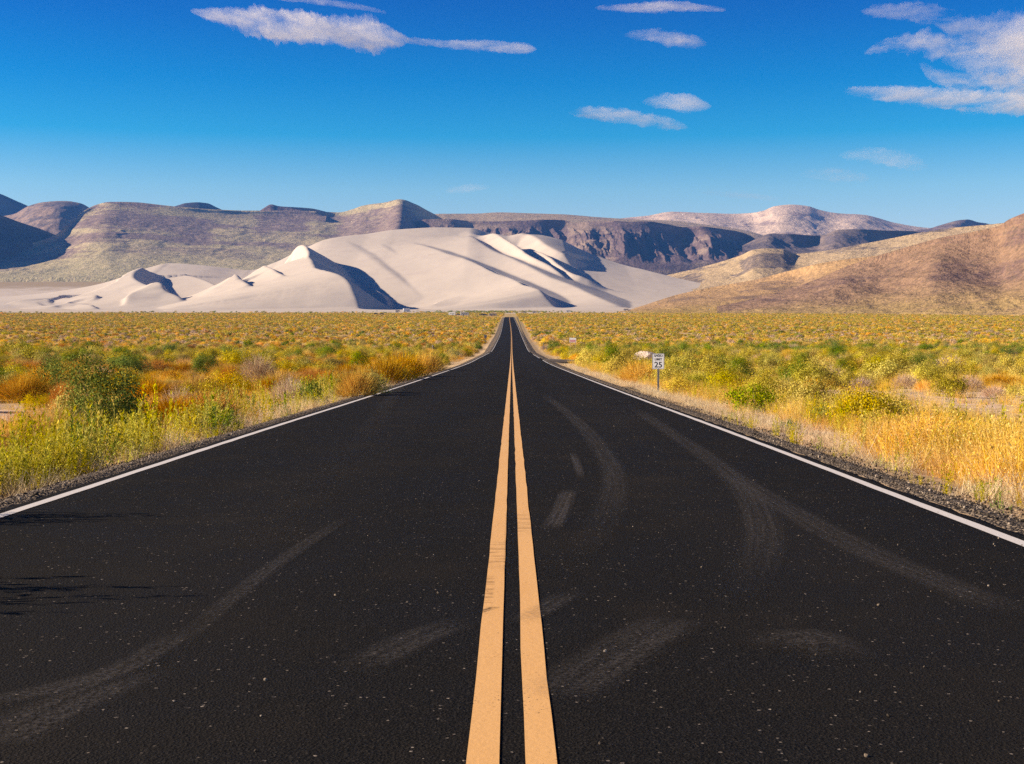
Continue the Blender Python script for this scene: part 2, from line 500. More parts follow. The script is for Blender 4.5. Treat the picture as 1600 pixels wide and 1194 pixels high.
def build_road():
    # asphalt slab with a ragged outer edge that dips into the shoulder
    ys = np.concatenate([np.arange(-30, 60, .25), road_rows(60, ROAD_END)])
    off = SHX(ys); z = zr(ys)
    jl = .05 * perlin(ys * 1.3, ys * 0 + 2) + .03 * perlin(ys * 5, ys * 0 + 7)
    jr = .05 * perlin(ys * 1.2, ys * 0 + 12) + .03 * perlin(ys * 5.3, ys * 0 + 17)
    cs = [(XL - .28 + jl, -.09), (XL - .20 + jl, -.012)] + [(XL - .12 + k * (XR - XL + .24) / 14 + 0 * ys, 0) for k in range(15)] + [(XR + .20 + jr, -.012), (XR + .28 + jr, -.09)]
    V = np.stack([np.stack([off + x, ys, z + dz], 1) for x, dz in cs], 1).reshape(-1, 3)
    tag(obj('road', mesh('road', V, grid_faces(len(ys), len(cs)), mat_asphalt(), True)), 'straight two lane black asphalt road running to the dune', 'road', kind='structure')
    yel = mat_paint('yellow_paint', (.82, .44, .150), (.90, .52, .20), (.66, .33, .09),
                    [(-.2, -.02, 7.4, 8.7, .5), (-.16, -.09, 6.3, 7.4, .45), (.02, .2, 8.8, 10.2, .35)])
    wht = mat_paint('white_paint', (.70, .64, .60), (.80, .74, .69), (.44, .39, .35), [])
    ribbon('center_line', -.142, -.040, -20, ROAD_END, .004, yel, 'left yellow stripe of the double centre line', .006, 1)
    ribbon('center_line', .044, .142, -20, ROAD_END, .004, yel, 'right yellow stripe of the double centre line', .006, 5)
    ribbon('edge_line', XL - .05, XL + .05, -20, 232, .004, wht, 'white edge line along the left side of the road', .010, 21)
    ribbon('edge_line', XL - .05, XL + .05, 246, ROAD_END, .004, wht, 'white edge line on the far left of the road', .010, 23)
    ribbon('edge_line', XR - .05, XR + .05, -20, 116, .004, wht, 'white edge line along the right side of the road', .010, 31)
    ribbon('edge_line', XR - .05, XR + .05, 117, 141, .004, wht, 'short white edge line before the side track', .010, 33)
    ribbon('edge_line', XR - .05, XR + .05, 157, 205, .004, wht, 'short white edge line past the side track', .010, 35)
    ribbon('edge_line', XR - .05, XR + .05, 240, ROAD_END, .004, wht, 'white edge line on the far right of the road', .010, 37)
    gr = mat_gravel()
    for sgn, x0, w0, lab in ((-1, XL - .22, 1.0, 'dark gravel shoulder left of the road'), (1, XR + .22, 1.25, 'dark gravel shoulder right of the road')):
        ys = np.concatenate([np.arange(-30, 60, .14), road_rows(60, 1040)])
        wj = w0 * np.interp(ys, [0, 60, 200, 400, 1040], [1, 1.0, 1.3, 2.0 if sgn < 0 else 1.2, 1.6]) + .10 * perlin(ys * .9, ys * 0 + 3 * sgn) + .09 * perlin(ys * 3.1, ys * 0 + sgn) + .06 * perlin(ys * 8.3, ys * 0 + sgn)
        rows = []
        for k, fr in enumerate(np.linspace(0, 1, 7)):
            x = x0 + sgn * (-.13 + wj * fr) + SHX(ys)
            zz = zg(x - SHX(ys), ys) + np.interp(fr, [0, .12, .85, 1], [.012, .04, .03, -.02]) + np.clip(ys, 0, None) * 6e-5
            zz = zz + .012 * perlin(x * 9, ys * 9) * (fr > 0) * (fr < 1)
            rows.append(np.stack([x, ys, zz], 1))
        V = np.stack(rows, 1).reshape(-1, 3)
        fc = grid_faces(len(ys), 7)
        if sgn < 0: fc = fc[:, ::-1]
        tag(obj('gravel_shoulder', mesh('gravel_shoulder', V, fc, gr, True)), lab, 'shoulder', kind='structure')
    # side track crossing the right shoulder
    xs = np.concatenate([np.linspace(XR + .05, 8, 14), np.linspace(9, 60, 30)])
    rows = []
    for k in np.linspace(-1, 1, 9):
        yy = 149 + k * np.interp(xs, [3, 6, 12, 60], [7.5, 4.5, 2.2, 2.0]) + .25 * perlin(xs * .8, xs * 0 + k * 3) - .02 * xs
        zz = zr(yy) * 1.0 - np.interp(xs, [3.4, 7, 20, 60], [.02, .10, .28, .35]) - .22 * (abs(k) == 1)
        rows.append(np.stack([xs, yy, zz], 1))
    t = NT('track_dirt'); c = t.coord()
    m = t.done(t.bsdf(t.mix(t.noise(c, 1.5, 5, .7), (.07, .055, .045), (.20, .15, .11)), .95, normal=t.bump(t.noise(c, 20, 4), .6, .03)))
    tag(obj('side_track', mesh('side_track', np.stack(rows, 0).reshape(-1, 3), grid_faces(9, len(xs)), m, True)), 'short gravel track leaving the road on the right', 'track', kind='structure')

def mat_tyre(name, col, amax):
    t = NT(name)
    uv = t.coord('UV'); x, y, z = t.sepx(uv); c = t.coord()
    edge = t.rng(t.math('ABSOLUTE', x), .35, 1.0, 1, 0)
    ends = t.attr('fade')
    st = t.noise(t.mapping(uv, (5.0, .35, 1)), 1.0, 4, .7)
    gr = t.noise(c, 48, 4, .8)
    a = t.math('MULTIPLY', t.math('MULTIPLY', edge, ends), t.math('MULTIPLY', t.rng(st, .28, .68, .25, 1), t.rng(gr, .42, .62, .1, 1)))
    a = t.math('MULTIPLY', a, amax)
    mx = t.n('MixShader'); tr = t.n('BsdfTransparent')
    t.set(mx, 0, a); t.t.links.new(tr.outputs[0], mx.inputs[1]); t.t.links.new(t.bsdf(col, .8), mx.inputs[2])
    return t.done(mx.outputs[0])

def road_hit(px, py):
    dx, dy, dz = [float(v) for v in ray(px, py)]
    Ys = np.linspace(3.0, 230, 9000)
    Z = CAMZ + dz / dy * Ys
    i = np.nonzero(Z <= zr(Ys))[0][0]
    return np.array([dx / dy * Ys[i], Ys[i]])

def tyre_mark(pix, width, mat, label, lift, ends=(1, 1)):
    P = np.array([road_hit(*p) for p in pix])
    d = np.concatenate([[0], np.cumsum(np.linalg.norm(np.diff(P, axis=0), axis=1))])
    s = np.linspace(0, d[-1], max(12, int(d[-1] / .12)))
    fx, fy = pchip(d, P[:, 0]), pchip(d, P[:, 1])
    x, y = fx(s), fy(s)
    tx, ty = np.gradient(x), np.gradient(y)
    l = np.hypot(tx, ty); nx, ny = -ty / l, tx / l
    us = np.linspace(-1, 1, 7)
    V, UV, FD = [], [], []
    for u in us:
        xx = x + nx * u * width / 2; yy = y + ny * u * width / 2
        V.append(np.stack([xx, yy, zr(yy) + lift], 1)); UV.append(np.stack([s * 0 + u, s], 1))
        k = sm(0, .35 * ends[0] + .01, s / d[-1]) * sm(1, 1 - .35 * ends[1] - .01, s / d[-1])
        FD.append(k)
    n = len(s)
    me = mesh('tyre_mark', np.concatenate(V), grid_faces(7, n)[:, ::-1], mat)
    UV = np.concatenate(UV); FD = np.concatenate(FD)
    uvl = me.uv_layers.new(name='UVMap')
    li = np.zeros(len(me.loops), np.int32); me.loops.foreach_get('vertex_index', li)
    uvl.data.foreach_set('uv', UV[li].astype(np.float32).ravel())
    at_ = me.attributes.new('fade', 'FLOAT', 'POINT'); at_.data.foreach_set('value', FD.astype(np.float32))
    tag(obj('tyre_mark', me), label, 'tyre mark', kind='structure')

def build_tyre_marks():
    m1 = mat_tyre('dust_scuff', (.115, .098, .088), .5); m2 = mat_tyre('tread_scuff', (.125, .105, .095), .8); m3 = mat_tyre('rubber_smear', (.004, .004, .004), .9)
    tyre_mark([(842, 612), (880, 640), (915, 672), (946, 712), (960, 755), (950, 800), (925, 840), (890, 875), (850, 905)], .34, m1, 'long pale curved tyre scuff right of the yellow lines', .006, (.9, .5))
    tyre_mark([(858, 832), (874, 805), (890, 765)], .2, m2, 'short bright ribbed tyre scuff beside the yellow line', .0075, (.5, .5))
    tyre_mark([(893, 705), (903, 730), (910, 755)], .12, m2, 'small grey tyre scuff above the ribbed one', .009)
    tyre_mark([(985, 635), (1060, 685), (1120, 726), (1180, 768), (1260, 815), (1350, 862), (1450, 905), (1610, 970)], .36, m1, 'long straight pale tyre track on the right lane', .0105, (.7, .05))
    tyre_mark([(1120, 728), (1165, 770), (1190, 820), (1192, 865), (1175, 905), (1140, 950)], .36, m1, 'curved pale scuff branching from the right track', .012)
    tyre_mark([(860, 1100), (930, 1050), (990, 1012), (1060, 968)], .42, m1, 'broad dusty scuff low on the right lane', .0135, (.4, .4))
    tyre_mark([(-20, 1170), (80, 1115), (175, 1072), (250, 1040)], .36, m1, 'dusty pale smear at the lower left of the road', .006, (.1, 1))
    tyre_mark([(240, 1045), (330, 965), (410, 900), (480, 850), (560, 800)], .16, m1, 'faint pale streak across the left lane', .0075)
    tyre_mark([(-20, 1105), (90, 1080), (190, 1050), (300, 985)], .2, m1, 'second faint dusty smear above the lower left one', .0120, (.1, 1))
    tyre_mark([(640, 560), (600, 640), (520, 740), (400, 860)], .5, m1, 'faint long wheel track down the left lane', .0135)
    tyre_mark([(540, 1060), (640, 1005), (735, 968)], .3, m1, 'faint broad scuff just left of the yellow lines', .009)
    tyre_mark([(800, 980), (840, 960), (900, 925)], .2, m1, 'faint scuff crossing the yellow lines', .0105)
    tyre_mark([(1180, 1020), (1260, 1000), (1330, 1040)], .4, m1, 'faint dusty patch on the right lane', .015)
    tyre_mark([(799, 796), (799, 850), (798, 905)], .11, m3, 'dark rubber smear between the yellow lines', .005, (.4, .4))
    tyre_mark([(830, 800), (858, 799), (885, 800)], .05, m3, 'thin dark skid beside the right yellow line', .005, (.2, 1))
    tyre_mark([(735, 962), (756, 956), (776, 950)], .07, m3, 'thin dark skid crossing the left yellow line', .005, (1, .4))

build_ground()
build_road()
build_tyre_marks()

# ------------------------------------------------------------------ sand dune
def build_dune():
    xs = np.arange(-1750, 760, 4.0); ys = np.arange(1750, 3900, 4.5)
    X, Y = np.meshgrid(xs, ys)
    cr = np.array([(-120, 468, 2900), (20, 462, 2900), (110, 452, 2930), (165, 441, 2960), (205, 427, 2980), (240, 415, 3030), (265, 410, 3060), (325, 414, 3060), (390, 421, 3060), (430, 409, 3110), (460, 394, 3160), (480, 385, 3190), (510, 373, 3220), (540, 367.5, 3240), (575, 364, 3260), (620, 357.5, 3280), (700, 354, 3300), (735, 355, 3310), (765, 363, 3330),
                   (800, 370, 3360), (840, 371, 3380), (875, 374, 3390), (890, 381, 3380), (925, 396, 3350), (975, 413, 3290), (1010, 421.5, 3240), (1060, 434, 3160), (1120, 446, 3060)], float)
    cx, cy_, cz = at(cr[:, 0], cr[:, 1], cr[:, 2])
    wig = 10 * fbm(X / 300, Y / 300, 2)
    ZC = pchip(cx, cz)(X); YC = np.interp(X, cx, cr[:, 2]) + wig
    YF = np.interp(X, [-1750, -1100, -600, 0, 300, 760], [2420, 2480, 2560, 2600, 2640, 2760])
    G = zfar(Y)
    ZF = zfar(YF)
    v = (Y - YF) / (YC - YF)
    vc = np.clip(v, -.3, 1)
    front = ZF + (ZC - ZF) * (.72 * vc + .28 * vc ** 2)
    back_ = ZC - .45 * (Y - YC)
    k = 10.0
    dl = np.clip(.5 + .5 * (back_ - np.where(v < 1.2, ZF + (ZC - ZF) * (.72 * v + .28 * v * np.abs(v)), 1e4)) / k, 0, 1)
    fr_ = np.where(v < 1.2, ZF + (ZC - ZF) * (.72 * v + .28 * v * np.abs(v)), 1e4)
    H0 = np.where(dl >= 1, fr_, np.where(dl <= 0, back_, back_ * (1 - dl) + fr_ * dl - k * dl * (1 - dl)))
    H0 = np.maximum(H0, G - 20)
    # blend the foot into the apron
    d = H0 - G
    H0 = G + np.where(d > 14, d, np.where(d > -14, (d + 14) ** 2 / 56.0, 0))
    ix = lambda x, y: (np.clip(((y - ys[0]) / 4.5), 0, len(ys) - 1.01), np.clip(((x - xs[0]) / 4.0), 0, len(xs) - 1.01))
    def hit(px, py, add):
        dx, dy, dz = [float(q) for q in ray(px, py)]
        Yq = np.linspace(1760, 3880, 1600); Xq = dx / dy * Yq; Zq = CAMZ + dz / dy * Yq
        r, c = ix(Xq, Yq); r = r.astype(int); c = c.astype(int)
        g = H0[r, c] + add * np.clip((Yq - 2130) / 330.0, 0, 1)
        i = np.nonzero(Zq <= g)[0]
        i = i[0] if len(i) else int(np.argmin(Zq - g))
        return Xq[i], Yq[i]
    B = np.zeros(X.shape)
    WX = X + 9 * fbm(X / 170, Y / 170, 3); WY = Y + 9 * fbm(X / 170 + 40, Y / 170, 3)
    def rib(pts, amps, lw, lee=.66, wexp=1.5, rf=0.0, add=False):
        nonlocal B
        A = np.interp(np.linspace(0, 1, len(pts)), np.linspace(0, 1, len(amps)), amps)
        q = np.array([hit(p[0], p[1], max(a_, .55 * max(amps))) for p, a_ in zip(pts, A)])
        for i in range(1, len(q)):                      # keep the crest running steadily
            if abs(q[i, 1] - q[i - 1, 1]) > 260: q[i, 1] = q[i - 1, 1] + math.copysign(260, q[i, 1] - q[i - 1, 1])
        dd = np.concatenate([[0], np.cumsum(np.linalg.norm(np.diff(q, axis=0), axis=1) + .1)])
        s_ = np.linspace(0, dd[-1], max(8, int(dd[-1] / 18)))
        p = np.stack([pchip(dd, q[:, 0])(s_), pchip(dd, q[:, 1])(s_), np.maximum(pchip(dd, A)(s_), 0)], 1)
        h = np.zeros(X.shape)
        m = (X > p[:, 0].min() - 2 * lw - 60) & (X < p[:, 0].max() + 260) & (Y > p[:, 1].min() - 2 * lw - 60) & (Y < p[:, 1].max() + 260)
        wx, wy = WX[m], WY[m]
        best = np.full(wx.shape, 1e9); aa = np.zeros(wx.shape); sg = np.zeros(wx.shape)
        for a, b in zip(p[:-1], p[1:]):
            e = b - a; L2 = e[0] ** 2 + e[1] ** 2
            t = np.clip(((wx - a[0]) * e[0] + (wy - a[1]) * e[1]) / L2, 0, 1)
            qx = wx - a[0] - t * e[0]; qy = wy - a[1] - t * e[1]
            ds = np.hypot(qx, qy); k_ = ds < best
            best = np.where(k_, ds, best); aa = np.where(k_, a[2] + t * e[2], aa)
            sg = np.where(k_, (e[0] * qy - e[1] * qx) / math.sqrt(L2), sg)
        ang = np.clip(sg / np.maximum(best, 1e-3), -1, 1)
        fr = .5 + .5 * np.sin(ang * np.pi / 2)
        hn = aa * np.clip(1 - best / lw, 0, 1) ** wexp
        hf = np.maximum(aa - lee * (np.sqrt(best ** 2 + rf ** 2) - rf), 0)
        hm = hn * (1 - fr) + hf * fr
        h[m] = hm
        B = B + h if add else np.maximum(B, h)
    rib([(425, 413), (448, 398), (463, 387), (478, 391), (487, 401), (492, 408)], [6, 22, 50, 68, 72, 60], 80, .66, 1.15)
    rib([(400, 421), (440, 417), (468, 410), (486, 403), (498, 419), (522, 443), (546, 464), (562, 478)], [0, 16, 40, 70, 74, 66, 48, 4], 330, .66, 1.05)
    rib([(150, 446), (190, 432), (219, 419.5), (209, 428), (211, 438), (235, 448), (263, 457), (280, 467), (286, 474)], [0, 6, 24, 36, 40, 36, 30, 22, 4], 210, .66, 1.2)
    rib([(640, 368), (668, 382), (695, 395), (740, 409.5), (760, 419), (800, 436), (842, 455), (872, 469)], [0, 14, 28, 36, 38, 36, 28, 2], 200, .25, 1.2)
    rib([(700, 397), (740, 409.5), (760, 419), (800, 436), (842, 455), (868, 467)], [24, 40, 46, 46, 36, 2], 230, .68, 1.25)
    rib([(728, 356), (745, 376), (770, 392), (803, 406), (852, 430), (905, 451), (965, 467)], [0, 22, 34, 38, 36, 28, 4], 150, .27, 1.2, 6)
    rib([(752, 359), (775, 364.5), (800, 380), (835, 402), (870, 421), (905, 438)], [10, 36, 46, 44, 32, 4], 60, .66, 1.2)
    rib([(815, 386), (835, 391), (860, 401), (905, 430), (948, 444)], [2, 18, 26, 26, 4], 45, .66, 1.2)
    rib([(790, 366.5), (815, 367), (835, 370.5), (860, 386), (882, 397), (896, 403.5), (912, 409)], [8, 20, 26, 26, 24, 16, 0], 42, .2, 1.0, 8)
    rib([(590, 376), (637, 409), (670, 430), (700, 450), (748, 475)], [0, 12, 16, 14, 2], 130, .30, 1.3, 14)
    rib([(540, 374), (580, 405), (615, 432), (650, 458), (670, 474)], [0, 8, 11, 9, 0], 120, .26, 1.3, 18)
    rib([(555, 459), (572, 452), (588, 454), (600, 466), (606, 474)], [0, 16, 18, 12, 0], 45, .62)
    rib([(282, 424), (300, 431), (332, 442), (370, 464), (389, 475)], [0, 10, 17, 18, 6], 85, 1.1, 1.3, 0.0, True)
    rib([(396, 434), (404, 444), (420, 455), (447, 473)], [0, 12, 15, 5], 80, 1.1, 1.3, 0.0, True)
    for pts, am, lw in (([(10, 472.5), (35, 468), (60, 466), (88, 463.5), (94, 460), (104, 470)], [6, 16, 18, 18, 16, 4], 70),
                        ([(64, 477), (88, 479), (108, 475.5), (110, 479)], [4, 8, 8, 3], 40), ([(130, 474), (150, 473), (148, 477)], [5, 10, 4], 36),
                        ([(192, 480), (205, 474), (235, 471.5), (246, 474)], [4, 13, 14, 5], 50), ([(236, 472), (243, 469), (260, 473), (264, 476)], [6, 14, 12, 4], 45),
                        ([(312, 475), (335, 475), (365, 471), (376, 467), (392, 475)], [4, 9, 12, 14, 4], 50), ([(128, 480), (142, 481), (150, 484)], [3, 8, 4], 35),
                        ([(652, 480), (675, 479), (692, 477)], [3, 6, 3], 35),
                        ([(560, 466), (575, 472), (583, 475)], [10, 12, 4], 40)):
        rib(pts, [a_ * .75 for a_ in am], lw * 1.3, 1.05, 1.2, 0.0, True)
    for _ in range(1):
        Bp = np.pad(B, 1, 'edge'); B = .5 * B + .125 * (Bp[:-2, 1:-1] + Bp[2:, 1:-1] + Bp[1:-1, :-2] + Bp[1:-1, 2:])
    H = H0 + B + .7 * fbm(X / 60, Y / 40, 3)
    H = np.where((H0 - G < .05) & (B < .05), G - 1.5, H + .2)
    me = mesh('sand_dune', np.stack([X.ravel(), Y.ravel(), H.ravel()], 1), grid_faces(len(ys), len(xs)), mat_sand(), True)
    tag(obj('sand_dune', me), 'large pale sand dune with knife-edge ridges at the end of the road', 'dune', kind='structure')

# ------------------------------------------------------------------ hills
def hill(name, label, crest, base, mat, spurs=(), amp=18.0, lam=300.0, g=.8, gull=14.0, glam=140.0, nc=420, nf=90, back=500.0, seed=0, rock=(), crest_amp=.25):
    crest = np.array(crest, float); base = np.array(base, float)
    px = np.linspace(crest[0, 0], crest[-1, 0], nc)
    cy = pchip(crest[:, 0], crest[:, 1])(px); cY = pchip(crest[:, 0], crest[:, 2])(px)
    by = pchip(base[:, 0], base[:, 1])(px); bY = pchip(base[:, 0], base[:, 2])(px)
    by = np.maximum(by, cy + .5)
    cx, _, cz = at(px, cy, cY); bx, _, bz = at(px, by, bY)
    sp = np.zeros(nc)
    if len(spurs):
        s = np.array(spurs, float); sp = np.interp(px, s[:, 0], s[:, 1])
        dp = px[1] - px[0]; n_ = max(1, int(24 / dp)); k = np.exp(-.5 * (np.arange(-n_, n_ + 1) * dp / 8.0) ** 2); sp = np.convolve(np.pad(sp, n_, 'edge'), k / k.sum(), 'valid')
    vs = np.concatenate([np.linspace(-1, 0, 9)[:-1], np.linspace(0, 1, nf), [1.12, 1.3]])
    P = []; RK = []; FT = []
    for v in vs:
        if v < 0:
            Yv = cY - v * back; X = (px - 800) / F * Yv
            X = cx * (Yv / cY); z = cz - (-v) ** 1.5 * (np.maximum(cz - bz, 0) * .8 + 40)
        else:
            vv = min(v, 1.0)
            win = math.sin(math.pi * min(vv, 1) ** .7) if vv < 1 else 0
            Yv = cY + (bY - cY) * vv + sp * win
            X = cx + (bx - cx) * vv + (px - 800) / F * sp * win
            z = cz + (bz - cz) * vv ** g
            if v > 1:
                z = z - (v - 1) * 260; Yv = Yv - (v - 1) * 300
        env = crest_amp + (1 - crest_amp) * sm(0, .25, v) * sm(1.02, .8, v) if v >= 0 else crest_amp
        nz = amp * fbm(X / lam + seed, Yv / lam + seed * 1.7, 5) * env
        gl = gull * ridged(X / glam + seed + .25 * fbm(X / 90, Yv / 90, 2), np.full(nc, max(v, 0) * .9 + seed * 2.3), 3) * (sm(0, .2, v) * sm(1.05, .6, v) if v >= 0 else 0)
        P.append(np.stack([X, Yv, z + nz + gl], 1))
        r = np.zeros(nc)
        for (p0, p1, v0, v1, s_) in rock:  # dark patches: bare rock, on some hills also painted shade
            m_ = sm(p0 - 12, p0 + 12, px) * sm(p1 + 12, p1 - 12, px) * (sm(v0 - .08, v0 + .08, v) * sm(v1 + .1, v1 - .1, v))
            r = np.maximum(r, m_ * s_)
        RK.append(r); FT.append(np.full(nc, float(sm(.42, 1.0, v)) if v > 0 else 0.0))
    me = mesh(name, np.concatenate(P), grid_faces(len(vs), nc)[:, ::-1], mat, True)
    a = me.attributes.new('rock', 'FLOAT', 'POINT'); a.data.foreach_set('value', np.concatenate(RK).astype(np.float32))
    a = me.attributes.new('foot', 'FLOAT', 'POINT'); a.data.foreach_set('value', np.concatenate(FT).astype(np.float32))
    return tag(obj(name, me), label, name.replace('_', ' '), kind='structure')

def build_hills():
    tan = mat_hill('tan_hillside', (.50, .38, .235), (.45, .385, .19), (.24, .165, .145), .49, .60, .0020, 2.2, foot=(.47, .40, .22))
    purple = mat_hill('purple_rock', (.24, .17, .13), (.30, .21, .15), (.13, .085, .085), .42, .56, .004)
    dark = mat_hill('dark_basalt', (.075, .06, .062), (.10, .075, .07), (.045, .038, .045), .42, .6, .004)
    pale = mat_hill('pale_mountain', (.68, .50, .37), (.60, .44, .32), (.32, .22, .19), .54, .66, .0028)
    brown = mat_hill('brown_hillside', (.31, .19, .115), (.28, .17, .10), (.18, .11, .09), .46, .70, .004, 2.6, dscale=.16, foot=(.44, .30, .11))
    orange = mat_hill('orange_foothill', (.46, .28, .13), (.42, .265, .12), (.25, .16, .10), .56, .70, .004, 1.6, dots=.4, dscale=.16, foot=(.46, .31, .08))
    straw = mat_hill('straw_ridge', (.52, .37, .21), (.47, .34, .18), (.20, .15, .12), .56, .64, .0045, dscale=.12)
    hill('mountain', 'pale pinkish mountain on the right horizon', [(930, 347, 8200), (970, 341, 8200), (1010, 337, 8100), (1050, 331, 8000), (1100, 333, 8000), (1140, 334, 8000), (1175, 332, 7900), (1192, 329, 7800), (1210, 322, 7800), (1235, 319.5, 7800), (1262, 322, 7800), (1280, 328, 7800), (1300, 332, 7800), (1350, 336, 7900), (1400, 349, 8000), (1440, 355, 8000), (1480, 359, 8000), (1560, 364, 8000)],
         [(930, 372, 6800), (1560, 385, 6600)], pale, [(1000, 0), (1100, -200), (1180, 40), (1225, -120), (1300, 60), (1340, -100), (1480, 100)], 26, 420, .8, 12, 260, seed=3)
    hill('small_peak', 'small dark peak at the far right of the horizon', [(1425, 366, 7000), (1450, 358, 7000), (1475, 350, 6950), (1500, 344, 6900), (1512, 343, 6900), (1530, 347, 6950), (1547, 350, 7000), (1580, 360, 7000)],
         [(1425, 372, 6300), (1580, 372, 6500)], purple, [(1470, -150), (1505, -100), (1515, 150), (1580, 300)], 20, 200, .8, 12, 150, nc=120, nf=40, seed=5)
    hill('mesa_top', 'flat tan plateau above the dark mesa cliffs', [(620, 346, 6200), (660, 337, 6100), (690, 334, 6100), (740, 334, 6200), (780, 332, 6200), (830, 333.5, 6200), (880, 335, 6200), (940, 340, 6100), (1000, 343, 6000), (1050, 345, 6000), (1100, 351, 5900), (1160, 359, 5800), (1200, 370, 5700)],
         [(620, 372, 5300), (900, 352, 5300), (1200, 392, 5300)], mat_hill('plateau_grass', (.44, .32, .21), (.38, .28, .17), (.24, .17, .14), .55, .66, .003), (), 8, 300, 1.0, 3, 200, seed=7)
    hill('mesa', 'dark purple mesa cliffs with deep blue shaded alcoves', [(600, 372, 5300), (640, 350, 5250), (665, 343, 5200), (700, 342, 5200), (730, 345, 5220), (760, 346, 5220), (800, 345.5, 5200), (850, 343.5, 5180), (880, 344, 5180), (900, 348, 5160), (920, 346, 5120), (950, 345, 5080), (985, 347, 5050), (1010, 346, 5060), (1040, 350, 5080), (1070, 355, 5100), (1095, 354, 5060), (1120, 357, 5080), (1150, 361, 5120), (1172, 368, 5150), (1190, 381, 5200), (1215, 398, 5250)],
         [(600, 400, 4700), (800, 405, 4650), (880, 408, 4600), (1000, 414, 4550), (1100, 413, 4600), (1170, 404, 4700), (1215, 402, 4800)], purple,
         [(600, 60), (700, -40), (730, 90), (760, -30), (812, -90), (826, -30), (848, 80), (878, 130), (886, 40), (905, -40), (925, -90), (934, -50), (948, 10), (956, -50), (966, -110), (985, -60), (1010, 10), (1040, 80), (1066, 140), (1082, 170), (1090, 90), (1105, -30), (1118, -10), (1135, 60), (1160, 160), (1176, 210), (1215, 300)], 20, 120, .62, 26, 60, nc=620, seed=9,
         rock=[(815, 882, 0, .9, .9), (960, 1085, 0, 1, .6), (1112, 1180, 0, 1, .5)], crest_amp=.1)  # shade of the right-facing alcoves painted in as darker rock colour
    hill('low_ridge', 'low dark blue ridge below the pale mountain', [(1160, 384, 4900), (1185, 372, 4900), (1205, 365, 4880), (1240, 366, 4850), (1272, 368, 4900), (1288, 367, 4880), (1305, 360, 4820), (1330, 358, 4800), (1380, 360, 4850), (1420, 361, 4900), (1445, 364, 4950), (1500, 372, 5000)],
         [(1160, 396, 4400), (1300, 398, 4400), (1500, 394, 4500)], mat_hill('ridge_rock', (.22, .16, .13), (.26, .19, .14), (.13, .10, .10), .4, .55, .004), [(1160, -80), (1205, -100), (1220, 20), (1280, 180), (1292, -80), (1320, -60), (1440, 260), (1500, 300)], 10, 160, .7, 9, 110, nc=300, nf=60, seed=11, crest_amp=.15)
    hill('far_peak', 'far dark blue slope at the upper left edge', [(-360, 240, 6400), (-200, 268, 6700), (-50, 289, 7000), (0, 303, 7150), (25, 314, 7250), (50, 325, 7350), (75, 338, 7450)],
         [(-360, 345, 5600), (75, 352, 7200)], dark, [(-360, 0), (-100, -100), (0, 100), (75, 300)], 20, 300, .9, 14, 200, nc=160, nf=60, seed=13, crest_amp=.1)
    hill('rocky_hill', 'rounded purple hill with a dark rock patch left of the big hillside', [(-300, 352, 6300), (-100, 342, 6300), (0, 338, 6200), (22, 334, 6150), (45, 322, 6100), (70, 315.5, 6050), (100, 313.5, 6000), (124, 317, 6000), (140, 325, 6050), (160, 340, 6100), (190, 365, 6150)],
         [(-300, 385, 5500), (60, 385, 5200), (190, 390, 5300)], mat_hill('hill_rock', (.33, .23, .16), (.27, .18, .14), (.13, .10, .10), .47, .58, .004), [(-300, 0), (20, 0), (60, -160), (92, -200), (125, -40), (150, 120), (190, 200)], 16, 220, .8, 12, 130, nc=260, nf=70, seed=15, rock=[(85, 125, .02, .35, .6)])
    hill('butte', 'small dark flat butte on the left skyline', [(262, 326, 6600), (278, 321, 6600), (290, 317.5, 6550), (310, 316, 6550), (325, 318, 6600), (338, 324, 6650), (352, 330, 6650)],
         [(262, 335, 6200), (352, 337, 6300)], dark, [(262, -40), (290, 0), (352, 120)], 8, 120, .8, 6, 80, nc=80, nf=30, seed=17)
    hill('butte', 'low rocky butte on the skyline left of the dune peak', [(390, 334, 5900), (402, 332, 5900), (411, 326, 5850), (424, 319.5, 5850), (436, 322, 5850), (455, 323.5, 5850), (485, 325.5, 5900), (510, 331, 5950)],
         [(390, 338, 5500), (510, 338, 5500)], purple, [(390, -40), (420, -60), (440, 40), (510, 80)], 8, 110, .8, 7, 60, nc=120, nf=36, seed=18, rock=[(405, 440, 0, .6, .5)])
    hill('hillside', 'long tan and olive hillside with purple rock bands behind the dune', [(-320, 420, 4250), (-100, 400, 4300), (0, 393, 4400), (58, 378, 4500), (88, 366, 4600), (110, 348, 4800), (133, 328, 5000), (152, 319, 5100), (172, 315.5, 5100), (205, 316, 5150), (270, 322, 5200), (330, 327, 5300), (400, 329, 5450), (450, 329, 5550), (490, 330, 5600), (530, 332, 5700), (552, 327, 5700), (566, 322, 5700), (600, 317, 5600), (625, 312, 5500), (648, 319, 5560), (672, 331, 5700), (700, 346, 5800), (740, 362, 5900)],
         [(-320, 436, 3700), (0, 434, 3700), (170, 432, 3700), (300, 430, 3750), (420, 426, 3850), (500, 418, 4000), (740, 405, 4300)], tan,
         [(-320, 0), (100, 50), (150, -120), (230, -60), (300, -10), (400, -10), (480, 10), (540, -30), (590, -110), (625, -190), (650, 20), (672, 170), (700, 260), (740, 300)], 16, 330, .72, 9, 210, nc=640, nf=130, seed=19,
         rock=[(100, 330, .08, .55, .35), (400, 480, 0, .3, .5), (530, 680, .1, .7, .55)])  # purple rock bands, plus shade painted on the slopes facing right
